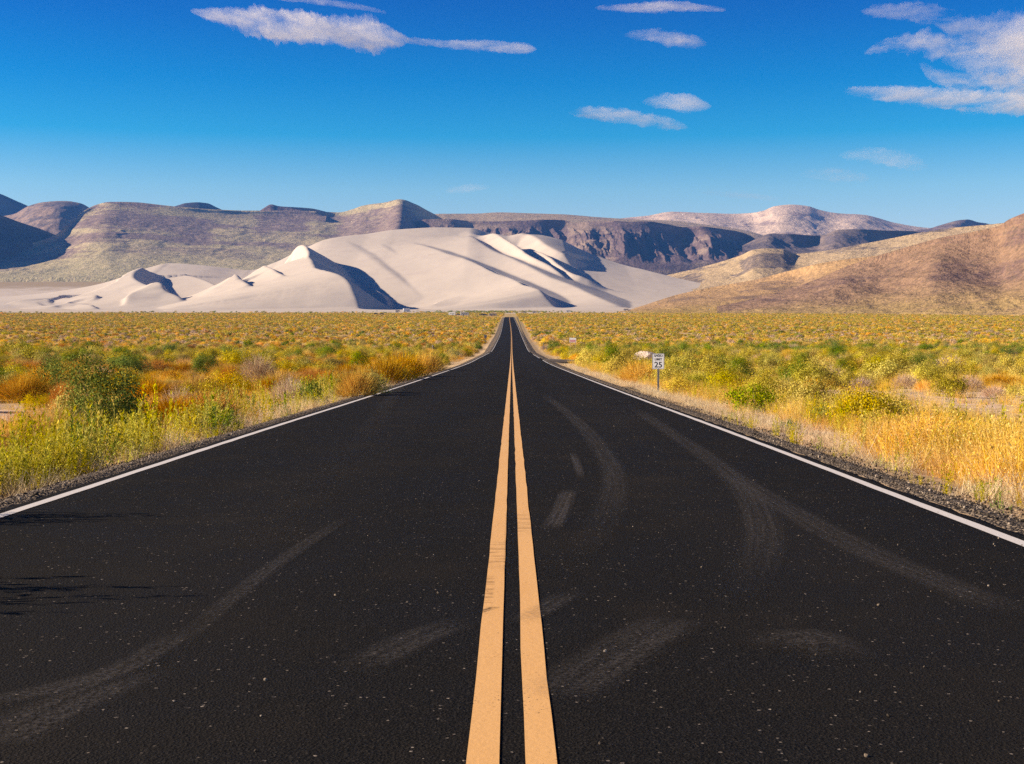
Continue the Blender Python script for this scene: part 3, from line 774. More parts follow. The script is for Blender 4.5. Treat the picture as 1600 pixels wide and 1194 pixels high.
    hill('shaded_slope', 'dark blue shaded slope at the left edge below the far peak', [(-420, 280, 3900), (-250, 296, 4050), (-100, 316, 4250), (-30, 329, 4380), (0, 336, 4440), (30, 347, 4520), (60, 356.5, 4600), (88, 367.5, 4700), (112, 376, 4760)],
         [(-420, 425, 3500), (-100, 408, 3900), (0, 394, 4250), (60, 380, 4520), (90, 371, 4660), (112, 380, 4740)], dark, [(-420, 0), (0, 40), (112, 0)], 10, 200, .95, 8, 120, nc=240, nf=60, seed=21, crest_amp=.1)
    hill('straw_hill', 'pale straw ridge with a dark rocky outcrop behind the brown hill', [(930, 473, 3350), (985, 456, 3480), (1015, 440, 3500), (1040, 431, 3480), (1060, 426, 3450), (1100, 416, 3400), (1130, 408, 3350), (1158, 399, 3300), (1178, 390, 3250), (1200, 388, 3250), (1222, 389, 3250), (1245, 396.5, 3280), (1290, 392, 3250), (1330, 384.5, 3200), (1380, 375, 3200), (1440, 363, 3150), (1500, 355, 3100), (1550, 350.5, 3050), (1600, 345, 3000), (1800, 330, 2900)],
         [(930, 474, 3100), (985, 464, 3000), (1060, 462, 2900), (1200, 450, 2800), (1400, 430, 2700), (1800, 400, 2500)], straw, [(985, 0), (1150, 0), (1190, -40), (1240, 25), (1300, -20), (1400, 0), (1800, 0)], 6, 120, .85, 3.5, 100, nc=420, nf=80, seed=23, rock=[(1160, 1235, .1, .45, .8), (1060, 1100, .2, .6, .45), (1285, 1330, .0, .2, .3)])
    hill('orange_foothill', 'smooth orange foothill beside the foot of the dune', [(930, 491, 2150), (975, 486.5, 2150), (1000, 479, 2200), (1030, 469, 2230), (1060, 460, 2260), (1100, 451, 2260), (1140, 444, 2250), (1180, 437, 2230), (1230, 424, 2200), (1280, 412, 2150), (1340, 403, 2100), (1420, 396, 2050), (1600, 390, 2000), (1800, 385, 1900)],
         [(930, 494, 1700), (1000, 489, 1680), (1200, 489, 1600), (1400, 489, 1500), (1800, 491, 1350)], orange, [(930, 0), (1180, 0), (1250, 60), (1330, -60), (1800, 0)], 3, 90, .62, 2.5, 90, nc=420, nf=80, seed=25, rock=[(1150, 1340, .05, .5, .35)])
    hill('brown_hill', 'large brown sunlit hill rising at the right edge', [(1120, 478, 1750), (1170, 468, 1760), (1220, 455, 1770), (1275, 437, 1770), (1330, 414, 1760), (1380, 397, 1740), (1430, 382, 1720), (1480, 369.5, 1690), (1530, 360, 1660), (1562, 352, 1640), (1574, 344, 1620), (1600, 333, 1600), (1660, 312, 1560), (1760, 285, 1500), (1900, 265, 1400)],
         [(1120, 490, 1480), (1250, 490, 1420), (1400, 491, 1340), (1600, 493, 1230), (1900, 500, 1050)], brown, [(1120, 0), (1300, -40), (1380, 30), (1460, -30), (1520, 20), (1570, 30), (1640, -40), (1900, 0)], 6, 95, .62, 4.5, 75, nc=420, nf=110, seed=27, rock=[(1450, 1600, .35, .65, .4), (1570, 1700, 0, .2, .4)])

build_dune()
build_hills()

# ------------------------------------------------------------------ clouds: thin lumpy bodies of scattering air, far off and high
def mat_cloud(name, dens):
    t = NT(name); c = t.coord()
    n = t.noise(t.mapping(c, (1 / 800, 1 / 1200, 1 / 170), (0, R(4), 0)), 1.0, 6, .66, .6)
    k = t.math('MULTIPLY', t.rng(n, .31, .66), dens * 1.05)
    v = t.n('VolumePrincipled'); t.set(v, 'Color', (1.0, .97, .95)); t.set(v, 'Density', k); t.set(v, 'Anisotropy', .1)
    return t.done(v.outputs[0], 'Volume')

def cloud(label, spine, half, dens, depth=2.6, Y=20000.0, seed=0, lump=.5, group=None):
    spine = np.array(spine, float)
    d = np.concatenate([[0], np.cumsum(np.hypot(np.diff(spine[:, 0]), np.diff(spine[:, 1])))])
    n = max(40, int(d[-1] / 1.6)); s_ = np.linspace(0, d[-1], n)
    px = pchip(d, spine[:, 0])(s_); py = pchip(d, spine[:, 1])(s_)
    hh = np.interp(s_, np.linspace(0, d[-1], len(half)), half)
    hh = hh * np.clip(np.minimum(s_, d[-1] - s_) / (2.5 * np.maximum(hh, 1)) , .02, 1) ** .5
    K = 40; V = []
    pxm = Y / F
    for i in range(n):
        cx, _, cz = at(px[i], py[i], Y)
        for k in range(K):
            a = 2 * math.pi * k / K
            ca, sa = math.cos(a), math.sin(a)
            lm = 1 + lump * float(fbm(np.array(px[i] / 22.0 + seed), np.array(3 * sa + ca * 1.5 + seed), 4)) * 1.6 + .25 * float(perlin(np.array(px[i] / 4.0 + seed), np.array(sa * 7.0 + ca * 3)))
            lm = max(lm, .12)
            V.append((cx + ca * 0, Y + ca * hh[i] * depth * pxm * lm * 1.1, cz + sa * hh[i] * pxm * lm * 1.1))
    f = [(i * K + k, i * K + (k + 1) % K, (i + 1) * K + (k + 1) % K, (i + 1) * K + k) for i in range(n - 1) for k in range(K)]
    V.append(tuple(np.mean(V[:K], 0))); V.append(tuple(np.mean(V[(n - 1) * K:n * K], 0)))
    f += [(k, n * K, (k + 1) % K) for k in range(K)] + [((n - 1) * K + (k + 1) % K, n * K + 1, (n - 1) * K + k) for k in range(K)]
    me = mesh('cloud', V, f, mat_cloud('cloud_air', dens), True)
    return tag(obj('cloud', me), label, 'cloud', group)

def build_clouds():
    g = 'thin white clouds in the blue sky'
    cloud('long lavender white cloud at the upper left, tapering to its left', [(297, 17), (350, 27), (430, 40), (510, 47), (580, 56), (640, 62)], [3, 11, 19, 19, 17, 20, 9], .0016, seed=1, group=g)
    cloud('thin flat tail of cloud trailing right of the long cloud', [(630, 63), (700, 69), (780, 73), (838, 77)], [4, 5, 7, 6], .0016, seed=2, group=g)
    cloud('faint cloud streak on the top edge above the long cloud', [(430, -4), (510, 4), (560, 11), (605, 20)], [3, 4, 4, 2], .002, seed=3, group=g)
    cloud('flat white cloud at the top edge left of the big cloud', [(930, 12), (1000, 12), (1050, 10), (1090, 12), (1135, 16)], [2, 5, 7, 5, 2], .0018, seed=4, group=g)
    cloud('small ragged cloud below the flat cloud at the top', [(975, 54), (1010, 55), (1060, 62), (1105, 69)], [4, 7, 9, 5], .0012, seed=5, lump=.7, group=g)
    cloud('small oval cloud, upper of the low pair in mid sky', [(1003, 159), (1030, 158), (1070, 161), (1112, 167)], [5, 10, 12, 6], .0011, seed=6, lump=.3, group=g)
    cloud('long ragged cloud, lower of the low pair in mid sky', [(888, 176), (930, 177), (970, 181), (1020, 189), (1076, 199)], [5, 9, 9, 8, 5], .0013, seed=7, lump=.6, group=g)
    cloud('huge bright white cloud bank filling the upper right corner', [(1345, 18), (1395, 17), (1440, 20), (1490, 36), (1540, 58), (1600, 66), (1700, 70), (1900, 60)], [6, 13, 16, 34, 62, 84, 90, 70], .0010, 1.2, 20500, 8, .5, g)
    cloud('soft white veil of cloud behind the bright bank at the right edge', [(1470, 95), (1530, 88), (1600, 90), (1700, 100), (1850, 100)], [12, 44, 62, 70, 60], .0006, 1.2, 21500, 21, .45, g)
    cloud('wispy torn cloud hanging below the bright cloud bank', [(1350, 82), (1385, 70), (1430, 66), (1480, 74), (1540, 80)], [4, 9, 13, 12, 6], .0010, seed=9, lump=.9, group=g)
    cloud('pale curved cloud arm under the bright cloud bank', [(1436, 100), (1460, 117), (1510, 130), (1570, 134), (1700, 128)], [6, 12, 16, 24, 24], .0012, 1.8, 20200, 10, .6, g)
    cloud('long smooth cloud tongue along the bottom of the cloud bank', [(1318, 141), (1360, 145), (1420, 149), (1500, 157), (1580, 162), (1700, 165)], [5, 11, 13, 14, 14, 12], .0017, 2.2, 19800, 11, .35, g)
    cloud('faint low cloud above the pale mountain on the right', [(1310, 243), (1350, 241), (1400, 248), (1452, 262)], [5, 10, 12, 5], .0005, seed=12, lump=.6, group=g)
    cloud('very faint flat cloud lowest over the pale mountain', [(1250, 272), (1300, 273), (1360, 279)], [5, 10, 5], .0004, seed=13, lump=.5, group=g)
    cloud('very faint wisp low over the crest of the dune', [(695, 299), (730, 294), (768, 291)], [4, 6, 3], .0006, seed=14, lump=.7, group=g)
    cloud('very faint streak low over the mesa cliffs', [(1095, 301), (1150, 305), (1220, 311)], [3, 5, 3], .0006, seed=15, lump=.6, group=g)

build_clouds()

# ------------------------------------------------------------------ roadside objects
galv = plain('galvanised_steel', (.30, .29, .29), .5, .6)
signwhite = plain('sign_white', (.78, .77, .78), .5, var=.04, scale=6)
black = plain('sign_black', (.02, .02, .022), .5)
signback = plain('sign_back_aluminium', (.22, .23, .26), .5, .5)
signyellow = plain('sign_yellow', (.95, .60, .005), .5, var=.05)
woodpost = plain('weathered_wood', (.36, .29, .23), .9, var=.25, scale=14)
fadedred = plain('faded_red', (.55, .25, .28), .7)

def plate(wd, ht, r, y0, y1, n=5):
    pts = []
    for cx, cz, a0 in ((wd / 2 - r, ht / 2 - r, 0), (-wd / 2 + r, ht / 2 - r, 90), (-wd / 2 + r, -ht / 2 + r, 180), (wd / 2 - r, -ht / 2 + r, 270)):
        for i in range(n + 1):
            a = R(a0 + 90 * i / n); pts.append((cx + r * math.cos(a), cz + r * math.sin(a)))
    return MB().prism(pts, y0, y1)

def frame(wd, ht, r, th, y0, y1, n=5):
    def ring(w_, h_, rr):
        p = []
        for cx, cz, a0 in ((w_ / 2 - rr, h_ / 2 - rr, 0), (-w_ / 2 + rr, h_ / 2 - rr, 90), (-w_ / 2 + rr, -h_ / 2 + rr, 180), (w_ / 2 - rr, -h_ / 2 + rr, 270)):
            for i in range(n + 1):
                a = R(a0 + 90 * i / n); p.append((cx + rr * math.cos(a), cz + rr * math.sin(a)))
        return p
    o = ring(wd, ht, r); i_ = ring(wd - 2 * th, ht - 2 * th, max(.004, r - th)); m = len(o)
    v = [(x, y, z) for y in (y0, y1) for rg in (o, i_) for x, z in rg]
    f = []
    for k in range(m):
        j = (k + 1) % m
        f += [(k, j, m + j, m + k), (2 * m + j, 2 * m + k, 3 * m + k, 3 * m + j), (k, 2 * m + k, 2 * m + j, j), (m + k, m + j, 3 * m + j, 3 * m + k)]
    return MB().add(v, f)

def lettering(body, size, x, y, z, parent, name='lettering', mat=None):
    cu = bpy.data.curves.new(name, 'FONT'); cu.body = body; cu.size = size; cu.align_x = 'CENTER'; cu.align_y = 'CENTER'
    cu.extrude = .0008; cu.offset = size * .012
    tmp = bpy.data.objects.new('tmp', cu)
    me = bpy.data.meshes.new_from_object(tmp); me.name = name
    bpy.data.objects.remove(tmp)
    me.materials.clear(); me.materials.append(mat or black)
    o = bpy.data.objects.new(name, me); o.location = (x, y, z); o.rotation_euler = (math.pi / 2, 0, 0)
    return link(o, parent)

def channel_post(h, name='post', parent=None, wd=.055):
    m = MB()
    m.box((0, .014, h / 2 - .15), (wd * .5, .006, h + .3)); 
    m.box((-wd * .36, .004, h / 2 - .15), (.006, .026, h + .3)); m.box((wd * .36, .004, h / 2 - .15), (.006, .026, h + .3))
    m.box((-wd * .5, -.006, h / 2 - .15), (.016, .005, h + .3)); m.box((wd * .5, -.006, h / 2 - .15), (.016, .005, h + .3))
    return m.build(name, galv, parent)

KEEP = []                       # spots the brush leaves free

def speed_sign():
    x, y = 5.49, 48.0
    z = float(zg(x, y))
    o = empty('speed_limit_sign', (x, y, z), R(-14)); tag(o, 'white speed limit sign reading 25 on a thin metal post', 'road sign')
    top = CAMZ + (500 - 552.5) / F * y - z
    W_, H_ = .455, .585
    channel_post(top - .02, 'post', o, .06)
    p = plate(W_, H_, .035, -.004, .0).build('panel', signwhite, o); p.location = (0, -.016, top - H_ / 2)
    frame(W_ - .022, H_ - .022, .03, .010, -.0062, -.0042).build('border', black, p)
    lettering('SPEED', .118, 0, -.0062, .205, p); lettering('LIMIT', .118, 0, -.0062, .075, p); lettering('25', .30, 0, -.0062, -.135, p)
    for zz in (.262, -.262): MB().tube((0, -.0046, zz), (0, -.010, zz), .009).build('bolt', galv, p)

def diamond_sign():
    x, y, g = ground_hit(849, 549)
    KEEP.append((x, y, 1.3, 45))
    o = empty('warning_sign', (x, y, g), R(-16)); tag(o, 'small yellow diamond warning sign beside the far road', 'road sign')
    h = CAMZ + (500 - 531) / F * y - g
    channel_post(h + .3, 'post', o, .09)
    p = plate(.80, .80, .06, -.004, 0).build('panel', signyellow, o); p.location = (0, -.03, h); p.rotation_euler = (0, R(45), 0)
    frame(.75, .75, .05, .02, -.0062, -.0042).build('border', black, p)

def back_sign():
    x, y, g = ground_hit(758.5, 538)
    KEEP.append((x, y, 1.2, 45))
    o = empty('road_sign', (x, y, g)); tag(o, 'grey back of a road sign at the far left roadside', 'road sign')
    h = CAMZ + (500 - 526) / F * y - g
    channel_post(h + .35, 'post', o, .09)
    p = plate(.66, .86, .05, 0, .004).build('panel', signback, o); p.location = (0, .03, h)

def board():
    x, y, g = ground_hit(895, 545)
    KEEP.append((x, y, 1.3, 30))
    o = empty('notice_board', (x, y, g), R(-14)); tag(o, 'white and pink notice board among the green bushes by the wash', 'board')
    k = F / y
    h = CAMZ + (500 - 531.5) / F * y - g
    wd = 10.5 / k; ht = 7.0 / k
    for sx in (-1, 1): MB().box((sx * wd * .38, 0, h / 2 - .1), (.09, .09, h + .5), .01).build('post', woodpost, o)
    p = plate(wd, ht, .03, -.03, 0).build('panel', signwhite, o); p.location = (0, -.05, h)
    q = plate(wd * .86, ht * .5, .02, -.036, -.032).build('notice', fadedred, p); q.location = (0, 0, -ht * .16)
    MB().box((0, -.03, h + ht / 2 + .04), (wd * 1.06, .16, .05), .01).build('cap', woodpost, o)

def marker_post():
    x, y, g = ground_hit(676, 553)
    KEEP.append((x, y, .7, 22))
    o = empty('marker_post', (x, y, g)); tag(o, 'pale weathered marker post standing in the brush on the left', 'post')
    k = F / y; h = 13.5 / k
    m = MB(); m.box((0, 0, h / 2 - .15), (.17, .10, h + .3), .02); m.build('post', plain('pale_wood', (.62, .50, .42), .9), o)
    MB().box((0, -.055, h - .16), (.15, .012, .22), .004).build('reflector', signwhite, o)

def rock(name, label, px, py, wpx, hpx, col, seed=0, sub=4, cat='rock', bury=.25):
    x, y, g = ground_hit(px, py)
    k = F / y; rx = wpx / k / 2; rz = hpx / k
    import bmesh
    bm = bmesh.new(); bmesh.ops.create_icosphere(bm, subdivisions=sub, radius=1)
    co = np.array([v.co for v in bm.verts])
    r_ = np.random.default_rng(seed + 50)
    N_ = r_.normal(size=(16, 3)); N_ /= np.linalg.norm(N_, axis=1)[:, None]; D_ = r_.uniform(.62, .92, 16)
    rad = np.min(np.where(co @ N_.T > .05, D_ / np.maximum(co @ N_.T, .05), 1.2), axis=1)
    rad *= 1 + .06 * fbm(co[:, 0] * 3 + seed, co[:, 1] * 3 + co[:, 2] * 2, 4)
    co = co * rad[:, None] * np.array([rx * 1.15, rx * .9, rz * .75]); co[:, 2] += rz * (.5 - bury * .5)
    for v, c in zip(bm.verts, co): v.co = c
    me = bpy.data.meshes.new(name); bm.to_mesh(me); bm.free()
    t = NT('rock_face'); c = t.coord(); n = t.noise(c, 2.2 / rx, 6, .7)
    me.materials.append(t.done(t.bsdf(t.mix(n, tuple(q * .75 for q in col), tuple(min(1, q * 1.15) for q in col)), .9, normal=t.bump(n, .7, rx * .12))))
    o = obj(name, me); o.location = (x, y, g)
    return tag(o, label, cat)

KEEP.append((14.4, 139.0, 1.9, 32))
speed_sign(); diamond_sign(); back_sign(); board(); marker_post()
rock('boulder', 'large pale pinkish boulder among shrubs just left of the speed limit sign', 1008, 567, 36, 17, (.62, .50, .42), 1)
rock('rock', 'small dark rock on the right gravel edge before the speed sign', 977, 613, 6, 5, (.10, .085, .075), 2, 3)
rock('rock', 'small white rock under the brown bushes on the left shoulder', 667, 584, 8, 5, (.66, .58, .52), 3, 3)

# ------------------------------------------------------------------ campers and cars parked at the foot of the dune
vwhite = plain('vehicle_white', (.80, .79, .78), .35, var=.03)
vcream = plain('vehicle_cream', (.66, .56, .44), .4, var=.04)
vdark = plain('vehicle_dark', (.03, .03, .035), .35)
vgrey = plain('vehicle_grey', (.22, .23, .25), .35)
glass = plain('dark_glass', (.02, .025, .03), .1, spec=.6)
rubber = plain('tyre_rubber', (.02, .02, .02), .9)

def wheels(o, xs, r, hw):
    for x in xs:
        for sy in (-1, 1):
            wl = MB().tube((x, sy * hw - .11, r), (x, sy * hw + .11, r), r, 14).build('wheel', rubber, o)
            MB().tube((x, sy * (hw + .112) , r), (x, sy * (hw + .125), r), r * .55, 10).build('rim', vgrey, wl)

def motorhome(px, py, L, H, mat, label, rz, trailer=False):
    x, y, g = ground_hit(px, py, hi=2600); KEEP.append((x, y, 7.0, 130))
    o = empty('camper_trailer' if trailer else 'motorhome', (x, y, g), rz); tag(o, label, 'trailer' if trailer else 'motorhome')
    h2 = L / 2
    if trailer: prof = [(-h2, .55), (h2 - .2, .55), (h2, .9), (h2 - .05, H - .5), (h2 - .5, H), (-h2 + .3, H), (-h2, H - .4)]
    else: prof = [(-h2, .45), (h2 - .1, .45), (h2, .9), (h2 - .35, 1.35), (h2 - 1.0, 2.0), (h2 - .35, 2.15), (h2 - .3, H - .15), (h2 - .8, H), (-h2 + .15, H), (-h2, H - .2)]
    b = MB().prism(prof, -1.18, 1.18).build('body', mat, o)
    for sy in (-1, 1):
        for wx in (-L * .28, L * .02, L * .22): MB().box((wx, sy * 1.185, H * .62), (L * .13, .03, .55), .01).build('window', glass, o)
        MB().box((-L * .13, sy * 1.186, 1.35), (.65, .03, 1.7), .01).build('door', vgrey, o)
        MB().box((0, sy * 1.188, H * .42), (L * .9, .02, .12)).build('stripe', vgrey, b)
    if not trailer: MB().box((h2 - .72, 0, 1.72), (.5, 2.0, .55), .02).build('windscreen', glass, o)
    else: MB().box((h2 + .5, 0, .55), (1.1, .1, .1)).build('hitch', vdark, o)
    MB().box((-L * .1, 0, H + .12), (.9, .8, .22), .04).build('roof_vent', vwhite, o)
    wheels(o, (-L * .2, -L * .2 + .85) if trailer else (-L * .28, L * .33), .38, 1.05)

def car(px, py, mat, label, rz, pick=False):
    x, y, g = ground_hit(px, py, hi=2600); KEEP.append((x, y, 7.0, 130))
    o = empty('pickup_truck' if pick else 'parked_car', (x, y, g), rz); tag(o, label, 'truck' if pick else 'car')
    if pick: prof = [(-2.8, .5), (2.75, .5), (2.8, 1.0), (1.5, 1.2), (.9, 1.85), (-.6, 1.9), (-.75, 1.15), (-2.8, 1.15)]
    else: prof = [(-2.4, .4), (2.4, .4), (2.4, .85), (1.3, 1.05), (.5, 1.7), (-1.9, 1.72), (-2.4, 1.1)]
    MB().prism(prof, -.92, .92).build('body', mat, o)
    for sy in (-1, 1):
        MB().prism([(1.15, 1.12), (.55, 1.62), (-.45, 1.64), (-.5, 1.12)] if pick else [(1.1, 1.1), (.45, 1.6), (-1.7, 1.6), (-1.95, 1.1)], sy * .925 - .01, sy * .925 + .01).build('side_window', glass, o)
    MB().box((2.42 if not pick else 2.8, .6, .75), (.05, .35, .18), .01).build('headlight', vwhite, o); MB().box((2.42 if not pick else 2.8, -.6, .75), (.05, .35, .18), .01).build('headlight', vwhite, o)
    wheels(o, (-1.75, 1.7), .38, .86)

motorhome(635, 487.6, 9.5, 5.0, vwhite, 'large white motorhome at the foot of the dune, left of the road end', R(200))
motorhome(621, 487.8, 6.5, 2.9, vcream, 'small cream trailer just left of the large white motorhome', R(10), True)
motorhome(706.5, 493.0, 7.0, 3.4, vwhite, 'white trailer parked left of its twin near the road end', R(170), True)
motorhome(726, 493.6, 8.0, 3.4, vwhite, 'white trailer nearest the road end on the left', R(5), True)
car(715, 492.8, vgrey, 'grey pickup beside the left white trailer', R(10), True)
car(753, 493.2, vdark, 'dark truck parked between the white trailer and the road end', R(0), True)
car(758, 493.2, vgrey, 'grey car tucked against the dark truck by the road end', R(15))
motorhome(770, 494.2, 7.5, 2.6, vcream, 'low cream trailer right beside the road end', R(4), True)
car(588, 491.6, vdark, 'dark car farthest left below the dune', R(0))
car(596.5, 492.0, vdark, 'dark pickup right of the farthest left car below the dune', R(12), True)
motorhome(978, 485.6, 9.0, 3.3, vcream, 'cream trailer at the toe of the orange foothill', R(0), True)
car(984, 485.8, vdark, 'dark car beside the cream trailer below the orange foothill', R(170))
car(819, 488.8, vdark, 'dark pickup just right of the road end', R(0), True)
motorhome(835, 489.4, 6.0, 2.6, vcream, 'small cream trailer right of the road end', R(0), True)
motorhome(888, 488.0, 6.0, 2.8, vwhite, 'small white trailer alone on the sand right of the road', R(0), True)

# ------------------------------------------------------------------ plants
def mat_leaf(name, c0, c1, c2, trans=.16, rough=.7):
    t = NT(name)
    v = t.attr('tint'); oi = t.n('ObjectInfo').outputs['Random']
    col = t.ramp(v, [(0, c0), (.5, c1), (1, c2)])
    hs = t.n('HueSaturation'); t.set(hs, 'Hue', t.rng(oi, 0, 1, .485, .515, False)); t.set(hs, 'Saturation', t.rng(t.math('FRACT', t.math('MULTIPLY', oi, 7.3)), 0, 1, .85, 1.1, False)); t.set(hs, 'Value', t.rng(t.math('FRACT', t.math('MULTIPLY', oi, 13.7)), 0, 1, .78, 1.2, False))
    t.set(hs, 'Color', col)
    d = t.n('BsdfDiffuse'); tr = t.n('BsdfTranslucent'); mx = t.n('MixShader')
    t.set(d, 'Color', hs.outputs[0]); t.set(tr, 'Color', hs.outputs[0]); t.set(mx, 0, trans)
    t.t.links.new(d.outputs[0], mx.inputs[1]); t.t.links.new(tr.outputs[0], mx.inputs[2])
    return t.done(mx.outputs[0])

LEAF = {
    'olive': mat_leaf('olive_leaf', (.15, .13, .016), (.50, .40, .05), (.80, .64, .15)),
    'yellow': mat_leaf('yellow_green_leaf', (.24, .21, .012), (.64, .51, .03), (.88, .69, .08)),
    'rust': mat_leaf('rust_stem', (.20, .085, .008), (.64, .33, .022), (.86, .52, .055)),
    'orange': mat_leaf('orange_blade', (.62, .28, .015), (.80, .42, .025), (.88, .54, .06), .3),
    'dark': mat_leaf('dark_green_leaf', (.05, .095, .007), (.17, .25, .014), (.48, .50, .04)),
    'dry': mat_leaf('dry_twig', (.44, .30, .19), (.60, .43, .28), (.74, .56, .40)),
    'weed': mat_leaf('weed_leaf', (.17, .19, .010), (.60, .51, .022), (.88, .69, .06), .3),
    'gold': mat_leaf('golden_grass_blade', (.72, .41, .035), (.84, .53, .06), (.90, .66, .17), .3),
    'straw': mat_leaf('straw_blade', (.72, .52, .28), (.80, .62, .37), (.86, .70, .46), .3),
    'green': mat_leaf('lush_green_leaf', (.10, .17, .010), (.20, .29, .014), (.42, .42, .035)),
}
STEM = plain('shrub_wood', (.20, .13, .085), .95, var=.3, scale=30)

class PB:
    """collects leaf quads and bent blades, each with a tint of its own"""
    def __init__(s, seed): s.r = np.random.default_rng(seed); s.v = []; s.f = []; s.t = []; s.n = 0
    def quads(s, c, size, up=.4, ratio=.45, tint=None, nrm=None):
        n = len(c); r = s.r
        a = r.normal(size=(n, 3)); a[:, 2] = np.abs(a[:, 2]) + up * 2.0 * r.random(n)
        if nrm is not None:
            nr = nrm / np.maximum(np.linalg.norm(nrm, axis=1), 1e-6)[:, None] + r.normal(0, .42, (n, 3))
            nr /= np.linalg.norm(nr, axis=1)[:, None]
            a = a - nr * np.sum(a * nr, axis=1)[:, None]
        a /= np.linalg.norm(a, axis=1)[:, None]
        b = np.cross(a, r.normal(size=(n, 3)) if nrm is None else nr); b /= np.linalg.norm(b, axis=1)[:, None]
        L = (size * r.uniform(.6, 1.35, n))[:, None]
        V = np.stack([c, c + a * L * .5 + b * L * ratio * .5, c + a * L, c + a * L * .5 - b * L * ratio * .5], 1).reshape(-1, 3)
        F_ = np.arange(n * 4).reshape(n, 4) + s.n
        s.v.append(V); s.f.append(F_); s.n += n * 4
        s.t.append(np.repeat(np.clip(r.normal(.5, .25, n), 0, 1) if tint is None else tint, 4))
    def blades(s, base, d, L, wd, bend, seg=3, tint=None, tip=.15):
        n = len(base); r = s.r
        d = d / np.linalg.norm(d, axis=1)[:, None]
        side = np.cross(d, r.normal(size=(n, 3))); side /= np.linalg.norm(side, axis=1)[:, None]
        bd = np.stack([d[:, 0], d[:, 1], -np.abs(d[:, 2]) * .3], 1) * np.asarray(bend)[:, None] if np.ndim(bend) else bend * np.stack([d[:, 0], d[:, 1], -.2 + 0 * d[:, 2]], 1)
        P = []
        for i in range(seg + 1):
            q = i / seg
            p = base + d * (L * q)[:, None] + bd * (L * q * q)[:, None]
            w_ = (wd * (1 - (1 - tip) * q))[:, None] * .5
            P += [p - side * w_, p + side * w_]
        V = np.stack(P, 1); m = 2 * (seg + 1)
        o = (np.arange(n) * m + s.n)[:, None]
        F_ = np.concatenate([np.stack([o[:, 0] + 2 * i, o[:, 0] + 2 * i + 1, o[:, 0] + 2 * i + 3, o[:, 0] + 2 * i + 2], 1) for i in range(seg)])
        s.v.append(V.reshape(-1, 3)); s.f.append(F_); s.n += n * m
        s.t.append(np.repeat(np.clip(r.normal(.5, .25, n), 0, 1) if tint is None else tint, m))
    def mesh(s, name, mat):
        me = mesh(name, np.concatenate(s.v), np.concatenate(s.f), mat)
        a = me.attributes.new('tint', 'FLOAT', 'POINT'); a.data.foreach_set('value', np.concatenate(s.t).astype(np.float32))
        return me

def dome(r, n, rx, h, lo=.35):
    u = r.normal(size=(n, 3)); u[:, 2] = np.abs(u[:, 2]) * 1.1 + .02; u /= np.linalg.norm(u, axis=1)[:, None]
    k = r.uniform(lo, 1, n) ** .6
    return u * k[:, None] * np.array([rx, rx, h])

def leafy(name, kind, seed, rx=.6, h=.75, clumps=38, per=60, size=.05, sig=.08, upright=.5, shoots=0):
    """rounded bush of leaf clumps on branches; unit about a metre"""
    b = PB(seed); r = b.r
    tips = dome(r, clumps, rx, h); tips[:, 2] += .06
    tips *= r.uniform(.78, 1.18, clumps)[:, None]
    ct = r.normal(.5, .18, clumps)
    for tp, c_ in zip(tips, ct):
        n = int(per * r.uniform(.5, 1.5))
        c = tp + r.normal(size=(n, 3)) * np.array([sig, sig, sig * 1.25])
        c[:, 2] = np.maximum(c[:, 2], .02)
        b.quads(c, size, upright, .5, np.clip(c_ + r.normal(0, .16, n), 0, 1), (c - tp) / sig * .55 + (c - np.array([0, 0, h * .25])) / rx * .8 + np.array([0, 0, .25]))
    for k in range(shoots):
        a = r.uniform(0, 2 * math.pi); q = rx * r.uniform(.2, .95); p0 = np.array([q * math.cos(a), q * math.sin(a), h * r.uniform(.3, .55)])
        L = r.uniform(.35, .6); n = 34
        t_ = r.random(n); c = p0 + np.stack([r.normal(0, .018, n) + t_ * .05 * math.cos(a), r.normal(0, .018, n) + t_ * .05 * math.sin(a), t_ * L], 1)
        b.quads(c, size * .9, .9, .4, np.clip(r.normal(.75, .15, n), 0, 1))
    fol = b.mesh(name, LEAF[kind])
    w_ = PB(seed + 900); n = clumps
    base = w_.r.normal(0, .04, (n, 3)); base[:, 2] = -.05
    w_.blades(base, tips - base, np.linalg.norm(tips - base, axis=1), np.full(n, .022), -.05, 3, tip=.3)
    return fol, w_.mesh('stem', STEM)

def feathery(name, kind, seed, rx=.6, h=.6, n=1500, L=.28, wd=.008, leaf=0):
    """dome of fine dry strands"""
    b = PB(seed); r = b.r
    p = dome(r, n, rx * .85, h * .8, .2)
    d = p / np.linalg.norm(p, axis=1)[:, None] * np.array([.9, .9, .6]) + np.array([0, 0, .7]) + r.normal(0, .28, (n, 3))
    tw = np.clip(.5 + .9 * fbm(p[:, 0] * 3.1 + seed, p[:, 1] * 3.1 + p[:, 2] * 2, 2) + r.normal(0, .15, n), 0, 1)
    b.blades(p * .92, d, L * r.uniform(.5, 1.3, n), np.full(n, wd), .15, 2, tw)
    if leaf:
        q = dome(r, leaf, rx, h, .7); b.quads(q, .035, .4, .5)
    fol = b.mesh(name, LEAF[kind])
    w_ = PB(seed + 900); m = 46
    tips = dome(w_.r, m, rx * .8, h * .8, .6)
    base = w_.r.normal(0, .05, (m, 3)); base[:, 2] = -.05
    w_.blades(base, tips - base, np.linalg.norm(tips - base, axis=1), np.full(m, .012), .0, 2, tip=.3)
    return fol, w_.mesh('stem', STEM)

